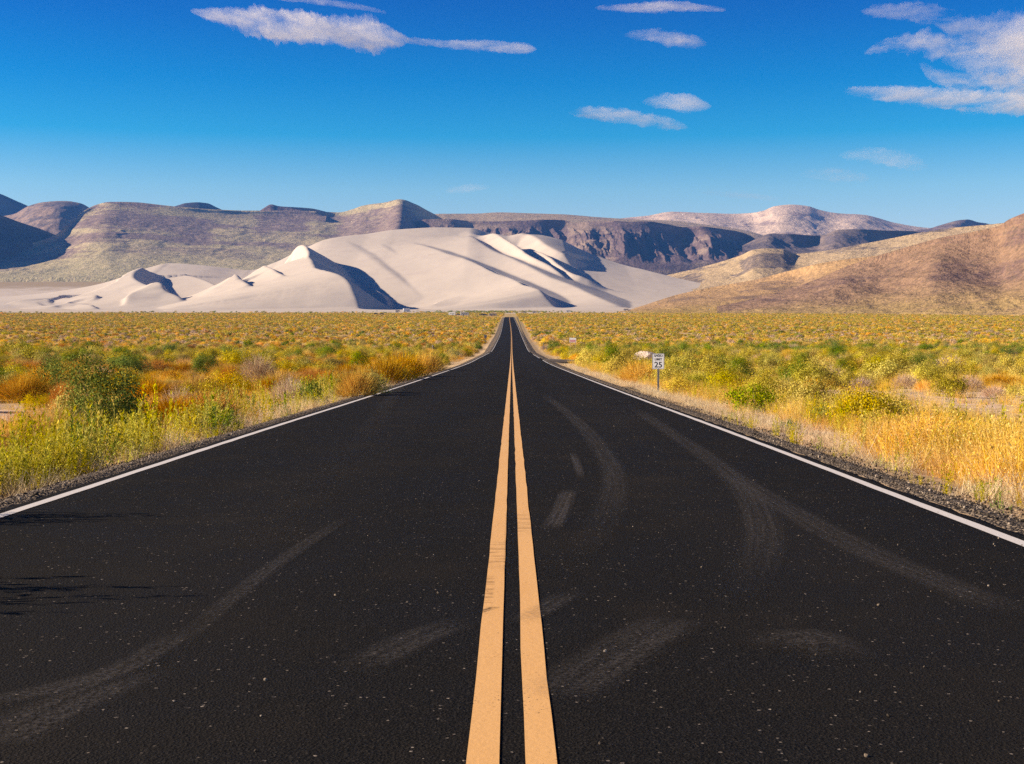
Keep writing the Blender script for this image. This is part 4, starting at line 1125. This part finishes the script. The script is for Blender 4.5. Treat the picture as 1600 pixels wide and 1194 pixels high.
def tuft(name, kind, seed, n=70, h=.45, spread=.16, lean=.35, wd=.007, seeds=0, seg=3):
    b = PB(seed); r = b.r
    base = np.stack([r.normal(0, spread, n), r.normal(0, spread, n), np.full(n, -.03)], 1)
    d = np.stack([r.normal(0, lean, n), r.normal(0, lean, n), np.ones(n)], 1) + base * .8
    L = h * r.uniform(.45, 1.2, n)
    tw = np.clip(r.normal(.5, .28, n), 0, 1)
    b.blades(base, d, L, np.full(n, wd), .22, seg, tw)
    if seeds:
        i = r.integers(0, n, seeds); t_ = r.uniform(.55, 1.05, seeds); dn = d[i] / np.linalg.norm(d[i], axis=1)[:, None]
        c = base[i] + dn * (L[i] * t_)[:, None] + r.normal(0, .012, (seeds, 3))
        b.quads(c, .028, .6, .4, np.clip(r.normal(.7, .2, seeds), 0, 1))
    return b.mesh(name, LEAF[kind])

def weed(name, kind, seed, stems=9, h=.6, spread=.13, leaf=.045, per=34):
    b = PB(seed); r = b.r
    base = np.stack([r.normal(0, spread, stems), r.normal(0, spread, stems), np.full(stems, -.03)], 1)
    d = np.stack([r.normal(0, .14, stems), r.normal(0, .14, stems), np.ones(stems)], 1) + base * .7
    d /= np.linalg.norm(d, axis=1)[:, None]
    L = h * r.uniform(.5, 1.2, stems)
    b.blades(base, d, L, np.full(stems, .009), .05, 3, np.full(stems, .35))
    for k in range(stems):
        t_ = r.uniform(.08, 1.0, per)
        rad = .055 * (1.12 - t_) * r.uniform(.3, 1, per); a = r.uniform(0, 2 * math.pi, per)
        c = base[k] + d[k] * (L[k] * t_)[:, None] + np.stack([rad * np.cos(a), rad * np.sin(a), 0 * a], 1)
        b.quads(c, leaf, .7, .38, np.clip(r.normal(.35 + .35 * t_.mean() * r.uniform(.6, 1.4), .2, per), 0, 1))
    return b.mesh(name, LEAF[kind])

KINDS = {}
KINDS['olive'] = [leafy('olive_shrub', 'olive', 10 + i, .62, .66, 28, 190, .046, .10) for i in range(3)]
KINDS['yellow'] = [leafy('yellow_green_shrub', 'yellow', 20 + i, .62, .60, 30, 180, .042, .092, .8) for i in range(3)]
KINDS['rust'] = [feathery('rust_shrub', 'rust', 30 + i, .72, .62, 1900, .26, .009) for i in range(3)]
KINDS['dark'] = [leafy('dark_green_shrub', 'dark', 40 + i, .6, .85, 30, 330, .040, .11, .6, 9) for i in range(2)]
KINDS['dry'] = [feathery('dry_shrub', 'dry', 50 + i, .62, .60, 1100, .22, .010, 160) for i in range(2)]
KINDS['goldb'] = [feathery('golden_shrub', 'gold', 55 + i, .66, .60, 1500, .26, .009, 200) for i in range(2)]
KINDS['green'] = [leafy('green_bush', 'green', 60 + i, .62, .7, 40, 60, .06, .09, .5, 3) for i in range(2)]
WEEDS = [weed('weed', 'weed', 70 + i, 9, .62) for i in range(4)] + [weed('weed', 'green', 75, 8, .5)]
GOLD = [tuft('grass', 'gold', 80 + i, 85, .55, .17, .26, .007, 130) for i in range(4)]
STRAW = [tuft('grass', 'straw', 90 + i, 60, .34, .16, .5, .007, 20) for i in range(3)]
RUSTG = [tuft('grass', 'orange', 95 + i, 85, .36, .2, .45, .009, 40) for i in range(3)]
# coarser forms for the far plain
def far(name, kind, seed, rx=.9, h=.62, n=420, size=.145):
    b = PB(seed); r = b.r; K = 14
    tp = dome(r, K, rx * .8, h * .8, .3)
    i = r.integers(0, K, n); c = tp[i] + r.normal(0, .13, (n, 3)); c[:, 2] = np.maximum(c[:, 2], 0)
    b.quads(c, size, .4, .6, np.clip(.5 + (r.normal(0, .2, K))[i] + r.normal(0, .16, n), 0, 1), (c - tp[i]) / .13 * .5 + c / rx)
    return b.mesh(name, LEAF[kind])
FAR = {k: [far('brush', k, 100 + 7 * j + i) for i in range(2)] for j, k in enumerate(['olive', 'yellow', 'rust', 'dark', 'dry', 'gold', 'green'])}

def scatter(name, label, protos, pts, rot, scl, idx, cat='grass'):
    """one stuff object: point mesh + geometry nodes that set a plant on every point"""
    col = bpy.data.collections.new(name + '_source')
    for i, me in enumerate(protos):
        col.objects.link(bpy.data.objects.new('source_%03d' % i, me))
    me = bpy.data.meshes.new(name)
    me.vertices.add(len(pts)); me.vertices.foreach_set('co', np.asarray(pts, np.float32).ravel())
    for an, tp, v, key in (('rot', 'FLOAT_VECTOR', rot, 'vector'), ('scl', 'FLOAT_VECTOR', scl, 'vector'), ('idx', 'INT', idx, 'value')):
        a = me.attributes.new(an, tp, 'POINT'); a.data.foreach_set(key, np.ascontiguousarray(v, np.int32 if tp == 'INT' else np.float32).ravel())
    o = obj(name, me)
    ng = bpy.data.node_groups.new(name + '_nodes', 'GeometryNodeTree')
    ng.interface.new_socket('Geometry', in_out='INPUT', socket_type='NodeSocketGeometry'); ng.interface.new_socket('Geometry', in_out='OUTPUT', socket_type='NodeSocketGeometry')
    gi = ng.nodes.new('NodeGroupInput'); go = ng.nodes.new('NodeGroupOutput')
    ci = ng.nodes.new('GeometryNodeCollectionInfo'); ci.inputs['Collection'].default_value = col; ci.inputs['Separate Children'].default_value = True; ci.inputs['Reset Children'].default_value = True
    ip = ng.nodes.new('GeometryNodeInstanceOnPoints'); ip.inputs['Pick Instance'].default_value = True
    def na(n_, t_):
        k = ng.nodes.new('GeometryNodeInputNamedAttribute'); k.data_type = t_; k.inputs['Name'].default_value = n_; return k.outputs['Attribute']
    ng.links.new(gi.outputs[0], ip.inputs['Points']); ng.links.new(ci.outputs[0], ip.inputs['Instance'])
    ng.links.new(na('idx', 'INT'), ip.inputs['Instance Index']); ng.links.new(na('scl', 'FLOAT_VECTOR'), ip.inputs['Scale'])
    er = ng.nodes.new('FunctionNodeEulerToRotation'); ng.links.new(na('rot', 'FLOAT_VECTOR'), er.inputs[0]); ng.links.new(er.outputs[0], ip.inputs['Rotation'])
    ng.links.new(ip.outputs[0], go.inputs[0])
    md = o.modifiers.new('scatter', 'NODES'); md.node_group = ng
    return tag(o, label, cat, kind='stuff')

def fan(n, y0, y1, margin=1.36, side=0):
    """n random plan points in the camera's fan between two distances"""
    n = int(n * 1.15); y = np.sqrt(rng.uniform(y0 ** 2, y1 ** 2, n)); x = rng.uniform(-1, 1, n) * (.4 * margin * y + 3.0)
    return x, y

def edge_dist(x, y):
    off = SHX(y)
    return np.where(x < 0, XL - .22 - (x - off), (x - off) - XR - .22)

def on_track(x, y):
    return (x > 2) & (np.abs(y - 149 + .02 * x) < 3.2)

def bare(x, y):
    """patches of bare pale soil"""
    a = np.exp(-(((x + 14.0) / 3.6) ** 2 + ((y - 35) / 7.0) ** 2)) + np.exp(-(((x - 17.0) / 6.0) ** 2 + ((y - 44) / 11.0) ** 2)) + np.exp(-(((x + 16) / 5) ** 2 + ((y - 60) / 4) ** 2)) + np.exp(-(((x - 13.2) / 4.0) ** 2 + ((y - 33) / 7.0) ** 2)) + np.exp(-(((x + 11.2) / 2.0) ** 2 + ((y - 28) / 4.0) ** 2))
    return (a > .35) | (fbm(x / 9 + 31, y / 14 + 7, 3) > .34)

def place(x, y, z=None):
    z = zg(x, y) if z is None else z
    return np.stack([x, y, z], 1)

def rs(n, s0, s1, hv=.2, tilt=.0):
    s_ = rng.uniform(s0, s1, n); k = rng.uniform(1 - hv, 1 + hv, n)
    rot = np.stack([rng.normal(0, tilt, n), rng.normal(0, tilt, n), rng.uniform(0, 6.283, n)], 1)
    return rot, np.stack([s_, s_, s_ * k], 1)

# ------------------------------------------------------------------ grass and weeds on the verges
def verges():
    P, RT, SC, ID = [], [], [], []
    protos = WEEDS + GOLD + STRAW + RUSTG
    iw, ig, is_, ir = 0, len(WEEDS), len(WEEDS) + len(GOLD), len(WEEDS) + len(GOLD) + len(STRAW)
    def put(x, y, first, cnt, s0, s1, tilt=.06):
        n = len(x)
        if n == 0: return
        P.append(place(x, y)); r_, s_ = rs(n, s0, s1, .25, tilt); s_ = s_ * np.clip(1 + .75 * fbm(x / 1.3 + 60, y / 1.6, 3), .5, 1.6)[:, None]; RT.append(r_); SC.append(s_); ID.append(first + rng.integers(0, cnt, n))
    # left verge: dense yellow-green weeds close to the gravel
    n = 4800; y = rng.uniform(5, 60, n); d = 1.0 + rng.gamma(2.0, 1.0, n); x = XL - .22 - d
    k = (rng.random(n) < np.interp(y, [14, 17, 24, 60], [1, .62, .25, .12])) & (fbm(x / 1.6, y / 1.9 + 9, 3) > -.04 + .05 * np.clip(d - 4, 0, 9)) & (d < 9) & ~((y < 30) & bare(x, y)) & (d > 1.1 + .6 * fbm(x * 0 + 2, y / 1.7, 2) + np.clip(y - 22, 0, 30) * .008)
    x, y, d = x[k], y[k], d[k]
    g = rng.random(len(x)) < .12
    put(x[~g], y[~g], iw, 4, .55, 1.15); put(x[g], y[g], iw + 4, 1, .6, 1.2)
    n = 900; y = rng.uniform(5, 60, n); x = XL - .22 - rng.uniform(.95, 4.5, n); put(x, y, is_, 3, .5, 1.3)
    n = 620; y = rng.uniform(5, 16, n); x = XL - .22 - rng.uniform(1.2, 3.6, n); put(x, y, iw, 4, .5, .85)
    n = 700; y = rng.uniform(9, 50, n); x = XL - .22 - rng.uniform(1.8, 7, n); k = fbm(x / 1.8, y / 2.4 + 40, 2) > .12; put(x[k], y[k], ir, 3, .7, 1.4)
    # weeds just left of the frame whose shadows fall on the road
    for xx, yy, nn, s0 in ((-4.85, 9.75, 7, 1.1), (-4.75, 6.75, 4, 1.25), (-4.8, 6.45, 4, 1.2)):
        put(xx + rng.normal(0, .16, nn), yy + rng.normal(0, .13, nn), iw, 4, s0, s0 * 1.25)
    # right verge: straw, then tall golden grass
    n = 2600; y = rng.uniform(7, 130, n) ; d = rng.uniform(1.2, 3.2, n); x = XR + .22 + d
    k = (fbm(x / 1.1, y / 1.6 + 3, 2) > -.05) & ~on_track(x, y); put(x[k], y[k], is_, 3, .35, .9)
    n = 6200; y = np.sqrt(rng.uniform(8 ** 2, 25 ** 2, n)); d = 2.0 + rng.gamma(2.4, 1.2, n); x = XR + .22 + d
    k = (fbm(x / 1.3 + 4, y / 1.7, 3) > -.03) & (d < 9.5) & (y < 19.5 + 3 * fbm(x / 3, y / 5 + 8, 2))  & ~bare(x, y); x, y = x[k], y[k]
    q = rng.random(len(x)) + .5 * fbm(x / 3, y / 3, 2)
    a = q < .14; b = (q >= .14) & (q < .26); c = (q >= .26) & (q < .44)
    put(x[a], y[a], iw, 4, .5, .9); put(x[b], y[b], ir, 3, .7, 1.3); put(x[c], y[c], is_, 3, .8, 1.5); e = q >= .44; put(x[e], y[e], ig, 4, .65, 1.25)
    n = 1300; y = rng.uniform(19, 120, n); d = 2.4 + rng.gamma(2.0, 1.4, n); x = XR + .22 + d; k = ~on_track(x, y) & (d < 12); x, y = x[k], y[k]
    q = rng.random(len(x)); a = q < .4; put(x[a], y[a], iw, 4, .6, 1.0); put(x[~a], y[~a], ig, 4, .55, 1.05)
    n = 40; y = rng.uniform(8, 30, n); x = XR + .22 + rng.uniform(.9, 1.7, n); put(x, y, iw, 5, .25, .5)
    n = 30; y = rng.uniform(8, 40, n); x = XL - .22 - rng.uniform(.35, .8, n); put(x, y, iw, 5, .2, .45)
    # low grass between the shrubs
    for y0, y1, n, s0, s1 in ((16, 60, 3600, .6, 1.2), (60, 150, 5200, .8, 1.6), (150, 420, 8000, 1.2, 2.4)):
        x, y = fan(n, y0, y1); n = len(x); d = edge_dist(x, y)
        f = fbm(x / 18, y / 30 + 5, 3)
        k = (d > 2.8 + .02 * y * 0) & (~bare(x, y) | (rng.random(n) < .22)) & ~on_track(x, y) & (f > -.35); x, y, f = x[k], y[k], f[k]
        q = rng.random(len(x)) + .9 * f
        left = x < 0
        a = (q > np.where(y < 130, .40, .62)) & left | (q > .9) & ~left; put(x[a], y[a], ir, 3, s0, s1)
        b = ~a & (q > .12); put(x[b], y[b], ig, 4, s0 * .7, s1 * .8)
        c = ~a & ~b; put(x[c], y[c], is_, 3, s0, s1)
    scatter('dry_grass', 'golden straw and yellow green grass and weeds along both verges', protos, np.concatenate(P), np.concatenate(RT), np.concatenate(SC), np.concatenate(ID))

verges()

# ------------------------------------------------------------------ shrubs
PLAIN_NAME = {'olive': 'olive_shrub', 'yellow': 'yellow_green_shrub', 'rust': 'rust_shrub', 'dark': 'dark_green_shrub', 'dry': 'dry_shrub', 'goldb': 'golden_shrub', 'green': 'green_bush'}
HERO = [  # px, base row, width px, height px, kind, label
    (152, 690, 140, 128, 'dark', 'biggest dark green bush, standing tall behind the yellow weeds on the left'),
    (118, 672, 70, 66, 'olive', 'olive bush leaning against the left side of the biggest dark green bush'),
    (262, 672, 110, 52, 'rust', 'low rust brown shrub at the right foot of the biggest dark green bush'),
    (318, 668, 96, 54, 'rust', 'rounded brown shrub with a dark shaded side, second right of the biggest dark bush'),
    (352, 678, 52, 36, 'green', 'small lush green bush by the left edge line below the brown shrubs'),
    (600, 604, 84, 46, 'rust', 'orange brown feathery shrub, left of the tall brown pair near the left edge line'),
    (628, 598, 74, 46, 'rust', 'tall brown feathery shrub, middle one at the bend of the left edge line'),
    (664, 586, 62, 36, 'rust', 'dark brown feathery shrub closest to the left edge line near the white rock'),
    (555, 622, 64, 44, 'rust', 'red brown shrub beside the green bush near the left shoulder'),
    (578, 616, 44, 36, 'olive', 'olive bush squeezed between two brown shrubs near the left shoulder'),
    (487, 636, 46, 44, 'green', 'bright green bush behind pale weeds on the left shoulder'),
    (448, 640, 54, 50, 'dry', 'pale pink dry shrub left of the bright green bush'),
    (400, 600, 60, 44, 'dry', 'large pale twiggy dry shrub in the middle of the left brush'),
    (368, 585, 54, 36, 'yellow', 'yellow green shrub left of the large pale dry shrub'),
    (56, 575, 56, 34, 'olive', 'round olive bush alone over orange grass near the left edge of the photo'),
    (20, 560, 44, 24, 'olive', 'olive bush at the far left, behind the round one over orange grass'),
    (100, 640, 60, 44, 'rust', 'rust orange clump left of and behind the biggest dark bush'),
    (60, 612, 70, 36, 'goldb', 'orange gold clump by the bare pale soil on the left'),
    (515, 562, 34, 18, 'dark', 'small dark bush in the left brush above the red brown shrub'),
    (668, 571, 44, 22, 'yellow', 'yellow green low shrub just past the dark brown ones on the left'),
    (640, 572, 30, 20, 'dark', 'small dark green shrub behind the tall brown feathery shrubs on the left'),
    (1180, 646, 78, 42, 'green', 'dark green bush right of the speed limit sign, nearest the right shoulder'),
    (1300, 664, 62, 34, 'green', 'green bush standing in the left end of the golden grass'),
    (1236, 676, 30, 20, 'green', 'tiny green bush on the gravel edge left of the golden grass'),
    (1100, 596, 84, 44, 'yellow', 'broad yellow green bush right of the speed limit sign'),
    (1138, 590, 44, 30, 'dark', 'dark bush tucked behind the broad yellow green bush'),
    (1272, 602, 64, 36, 'olive', 'olive bush with a dark right side above the golden grass'),
    (1300, 606, 50, 34, 'dry', 'grey pink twiggy shrub right of the olive bush with a dark side'),
    (1390, 598, 66, 34, 'olive', 'olive bush in the middle of the row on the right plain'),
    (1448, 604, 42, 34, 'yellow', 'bright yellow green round bush right of the olive row bush'),
    (1418, 608, 40, 24, 'dry', 'pale dry shrub at the left foot of the bright round bush'),
    (1490, 586, 50, 28, 'dry', 'grey shrub right of the bright yellow green round bush'),
    (1545, 584, 44, 28, 'olive', 'olive bush near the right edge above the bare pink soil'),
    (1572, 606, 56, 18, 'rust', 'low rust red shrub on the bare pink soil at the right edge'),
    (1000, 600, 70, 36, 'goldb', 'golden brown shrub directly left of the speed limit sign post'),
    (975, 588, 60, 36, 'yellow', 'yellow bush in front of the pale boulder'),
    (1062, 618, 60, 34, 'yellow', 'yellow green shrub at the right foot of the speed limit sign'),
    (930, 574, 50, 26, 'yellow', 'yellow green shrub left of the pale boulder on the road bank'),
    (868, 549, 26, 14, 'green', 'green bush right beside the yellow diamond sign'),
]

def kind_dims(kind, i):
    me = KINDS[kind][i][0]
    co = np.zeros(len(me.vertices) * 3, np.float32); me.vertices.foreach_get('co', co); co = co.reshape(-1, 3)
    return np.ptp(np.percentile(co[:, 0], [2, 98])), np.percentile(co[:, 2], 98)
DIMS = {k: [kind_dims(k, i) for i in range(len(v))] for k, v in KINDS.items()}
hero_xy = []

def hero_shrubs():
    protos = {}
    for j, (px, py, wp, hp, kind, label) in enumerate(HERO):
        x, y, g = ground_hit(px, py)
        i = j % len(KINDS[kind]); w0, h0 = DIMS[kind][i]
        k = F / y
        sx = wp / k / w0; sz = hp / k / h0
        o = empty(PLAIN_NAME[kind], (x, y + wp / k * .3, float(zg(x, y + wp / k * .3))), rng.uniform(0, 6.28))
        o.scale = (sx, sx, sz)
        fo = obj('foliage', KINDS[kind][i][0], o); st = obj('stem', KINDS[kind][i][1], o)
        tag(o, label, 'shrub', 'shrubs in the roadside brush')
        hero_xy.append((x, y, wp / k * .5))

hero_shrubs()
HX = np.array(hero_xy)

def brush():
    X, Y, K, S = [], [], [], []
    for y0, y1, n, s0, s1 in ((17, 40, 240, .6, 1.25), (40, 80, 660, .7, 1.5), (80, 150, 1600, .8, 1.9), (150, 300, 4300, .9, 2.3), (300, 600, 14000, .8, 1.8), (600, 1000, 30000, .7, 1.6), (1000, 1600, 56000, .8, 1.8)):
        x, y = fan(n, y0, y1); d = edge_dist(x, y)
        lim = np.where(x > 0, np.where(y < 20, 9.0, 3.2), 2.6)
        n = len(x); k = (d > lim + rng.exponential(1.0, n)) & ~on_track(x, y)
        k &= ~(bare(x, y) & (rng.random(n) < .85))
        k &= fbm(x / 9 + 9, y / 13, 2) > -.14
        x, y = x[k], y[k]
        f = fbm(x / 26, y / 60 + 2, 3); q = rng.random(len(x)); q = np.where((y > 260) & (q < .5) & (rng.random(len(x)) < .42), rng.uniform(.34, .58, len(x)), q)
        kk = np.full(len(x), 0)     # olive
        kk[q < .34] = 1             # yellow green
        kk[(q >= .34) & (q < .50)] = 5
        kk[(q >= .50) & (q < .58)] = 4
        kk[(q >= .58) & (q < .64)] = 3
        rusty = np.where(x < 0, f > -.06, f > .2) & (rng.random(len(x)) < np.where(x < 0, .62, .28) * np.where(y > 130, .5, 1)); kk[rusty] = 2
        calm = (y > 420) & np.isin(kk, [2, 3, 4]) & (rng.random(len(x)) < np.clip((y - 420) / 300, 0, .85)); kk[calm] = rng.choice([0, 1, 5], calm.sum(), p=[.45, .2, .35])
        green = (np.abs(y - 268 - .012 * x) < 9) & (x > 12); kk[green & (rng.random(len(x)) < .75)] = 6
        X.append(x); Y.append(y); K.append(kk); S.append(rng.uniform(s0, s1, len(x)) * np.where(green, 1.3, 1))
    # extra growth along the wash right of the road
    n = 420; x = rng.uniform(14, 130, n); y = 268 + .012 * x + rng.normal(0, 4, n)
    X.append(x); Y.append(y); K.append(np.full(n, 6)); S.append(rng.uniform(1.0, 2.0, n))
    # green brush where the sand begins near the road end
    n = 420; y = rng.uniform(1640, 2000, n); x = rng.normal(-30, 55, n); X.append(x); Y.append(y); K.append(rng.choice([0, 6, 3], n, p=[.4, .45, .15])); S.append(rng.uniform(1.2, 2.6, n))
    n = 260; y = rng.uniform(1540, 1750, n); x = rng.uniform(-720, 160, n); X.append(x); Y.append(y); K.append(rng.choice([0, 3, 5], n, p=[.5, .3, .2])); S.append(rng.uniform(1.2, 3.0, n))
    X = np.concatenate(X); Y = np.concatenate(Y); K = np.concatenate(K); S = np.concatenate(S)
    dm = np.min(np.hypot(X[:, None] - HX[None, :, 0], (Y[:, None] - HX[None, :, 1]) * .6) - HX[None, :, 2] * .9, axis=1) if len(X) < 4e5 else np.ones(len(X))
    for kx, ky, kr, kf in KEEP:
        dm = np.where((np.abs(X - kx * Y / ky) < kr) & (Y > ky - kf) & (Y < ky + 2 * kr), -1, dm)
    bl = np.hypot(X - 14.4, (Y - 139) * .3) < 3.0                     # keep the boulder in view
    k = (dm > .05) & ~bl
    X, Y, K, S = X[k], Y[k], K[k], S[k]
    order = ['olive', 'yellow', 'rust', 'dark', 'dry', 'goldb', 'green']
    px, py = proj(X, Y, zg(X, Y))
    vis = (px > 6) & (px < 1594) & (py < 1190)
    size = np.where(vis, S * F / Y, 0)
    top = np.argsort(-size)[:300 - len(HERO)]
    solo = np.zeros(len(X), bool); solo[top] = True
    individuals(X[solo], Y[solo], K[solo], S[solo], px[solo], py[solo], size[solo], order)
    X, Y, K, S = X[~solo], Y[~solo], K[~solo], S[~solo]
    near = Y < 330
    protos = [p[0] for k_ in order for p in KINDS[k_]]
    starts = np.cumsum([0] + [len(KINDS[k_]) for k_ in order]); cnt = np.array([len(KINDS[k_]) for k_ in order])
    idx = starts[K] + (rng.random(len(K)) * cnt[K]).astype(int)
    r_, _ = rs(len(X), 1, 1); hv = rng.uniform(.75, 1.15, len(X)); sc3 = np.stack([S, S, S * hv], 1)
    scatter('shrubland', 'low olive, rust and golden shrubs filling the nearer desert plain', protos, place(X, Y)[near], r_[near], sc3[near], idx[near], 'brush')
    fo = ['olive', 'yellow', 'rust', 'dark', 'dry', 'gold', 'green']
    fprot = [m for k_ in fo for m in FAR[k_]]
    fi = K * 2 + rng.integers(0, 2, len(K))
    f_ = ~near
    scatter('distant_brush', 'far off yellow and olive brush covering the plain up to the dune', fprot, place(X, Y)[f_], r_[f_], sc3[f_] * np.array([1, 1, 1.0]), fi[f_], 'brush')

ORD = ['leftmost', 'second', 'third', 'fourth', 'fifth', 'sixth', 'seventh', 'eighth', 'ninth', 'tenth', 'eleventh', 'twelfth']
LOOK = {'olive': 'olive green leafy shrub', 'yellow': 'yellow green shrub', 'rust': 'rust brown feathery shrub', 'dark': 'dark green shrub', 'dry': 'pale dry twiggy shrub', 'goldb': 'golden feathery shrub', 'green': 'lush green bush'}
MARKS_R = [(1028, 600, 'speed limit sign'), (1006, 560, 'pale boulder'), (849, 540, 'yellow diamond sign'), (895, 536, 'notice board'), (1180, 630, 'dark green roadside bush'), (1300, 650, 'green bush in golden grass'), (1445, 590, 'bright round yellow bush'), (1560, 600, 'bare pink soil'), (1270, 590, 'dark sided olive bush')]
MARKS_L = [(150, 640, 'biggest dark bush'), (320, 650, 'rounded brown shrub'), (620, 585, 'tall brown shrubs'), (487, 620, 'bright green bush'), (400, 585, 'large pale dry shrub'), (55, 565, 'round olive bush'), (676, 546, 'marker post'), (758, 530, 'grey road sign'), (515, 556, 'small dark bush')]

def individuals(X, Y, K, S, px, py, size, order):
    ent = []
    for i in range(len(X)):
        left = X[i] < 0
        mk = min(MARKS_L if left else MARKS_R, key=lambda m: math.hypot((m[0] - px[i]) * .6, m[1] - py[i]))
        rel = 'behind' if py[i] < mk[1] - 14 else ('in front of' if py[i] > mk[1] + 26 else ('left of' if px[i] < mk[0] else 'right of'))
        big = 'big ' if size[i] > 34 else ('small ' if size[i] < 21 else '')
        ent.append((big + LOOK[order[K[i]]] + ' ' + rel + ' the ' + mk[2], i))
    groups = {}
    for l, i in ent: groups.setdefault(l, []).append(i)
    lab = {}
    for l, ii in groups.items():
        ii.sort(key=lambda i: px[i])
        if len(ii) == 1: lab[ii[0]] = l; continue
        for n_, i in enumerate(ii):
            lab[i] = (ORD[n_] + (' from left, ' if n_ else ' ') + l) if n_ < len(ORD) else l
            if len(ii) > n_ >= len(ORD): lab[i] = 'further right ' + l
    for i in range(len(X)):
        kd = order[K[i]]; v = KINDS[kd][i % len(KINDS[kd])][0]
        o = obj(PLAIN_NAME[kd], v)
        o.location = (X[i], Y[i], float(zg(X[i], Y[i]))); o.rotation_euler = (0, 0, rng.uniform(0, 6.28)); o.scale = (S[i], S[i], S[i] * rng.uniform(.8, 1.15))
        tag(o, lab[i], 'shrub', 'shrubs in the roadside brush')

brush()

# ------------------------------------------------------------------ loose stones on the shoulders and a few on the road
def stones():
    import bmesh
    protos = []
    for i in range(5):
        bm = bmesh.new(); bmesh.ops.create_icosphere(bm, subdivisions=2, radius=1)
        r_ = np.random.default_rng(300 + i); k = r_.uniform(.6, 1.2, 3)
        for v in bm.verts:
            p = np.array(v.co); s_ = 1 + .35 * float(perlin(p[0] * 1.5 + i * 7, p[1] * 1.5 + p[2] * 2.1))
            v.co = tuple(p * s_ * k * np.array([1, 1, .7]))
        me = bpy.data.meshes.new('stone'); bm.to_mesh(me); bm.free(); protos.append(me)
    t = NT('loose_stone'); oi = t.n('ObjectInfo').outputs['Random']
    m = t.done(t.bsdf(t.ramp(oi, [(0, (.03, .024, .019)), (.4, (.09, .07, .054)), (.75, (.22, .17, .125)), (1, (.5, .4, .31))]), .9, spec=.15))
    for p in protos: p.materials.append(m)
    n = 26000; y = 4.5 + 50 * rng.random(n) ** 1.7; left = rng.random(n) < .45
    d = np.where(left, rng.uniform(-.03, 1.1, n), rng.uniform(-.03, 1.35, n)) + np.where(rng.random(n) < .1, rng.exponential(.5, n), 0)
    x = np.where(left, XL - .22 - d, XR + .22 + d)
    P = [place(x, y, zg(x, y) + .035)]; S = [.006 + .012 * rng.random(n) ** 2.5]
    n2 = 420; y2 = 4.0 + 40 * rng.random(n2) ** 1.6; x2 = rng.uniform(XL, XR, n2)
    x2 = np.where(rng.random(n2) < .5, XR - rng.exponential(.8, n2), x2); k = (x2 > XL); x2, y2 = x2[k], y2[k]
    P.append(place(x2, y2, zr(y2) + .003)); S.append(.003 + .005 * rng.random(len(x2)) ** 2)
    P = np.concatenate(P); S = np.concatenate(S); n = len(P)
    rot = rng.uniform(0, 6.28, (n, 3))
    scatter('gravel', 'loose dark gravel stones on the road shoulders', protos, P, rot, np.stack([S, S, S], 1), rng.integers(0, 5, n), 'gravel')

stones()

# ------------------------------------------------------------------ the air between here and the hills
def haze():
    m = MB(); m.box((0, 4400, 320), (9400, 9700, 700))
    t = NT('haze_air'); v = t.n('VolumePrincipled')
    t.set(v, 'Color', (.10, .34, 1.0)); t.set(v, 'Density', 4.2e-5); t.set(v, 'Anisotropy', .0)
    o = m.build('haze', t.done(v.outputs[0], 'Volume'))
    tag(o, 'thin blue desert air in front of the far hills', 'haze', kind='stuff')

haze()
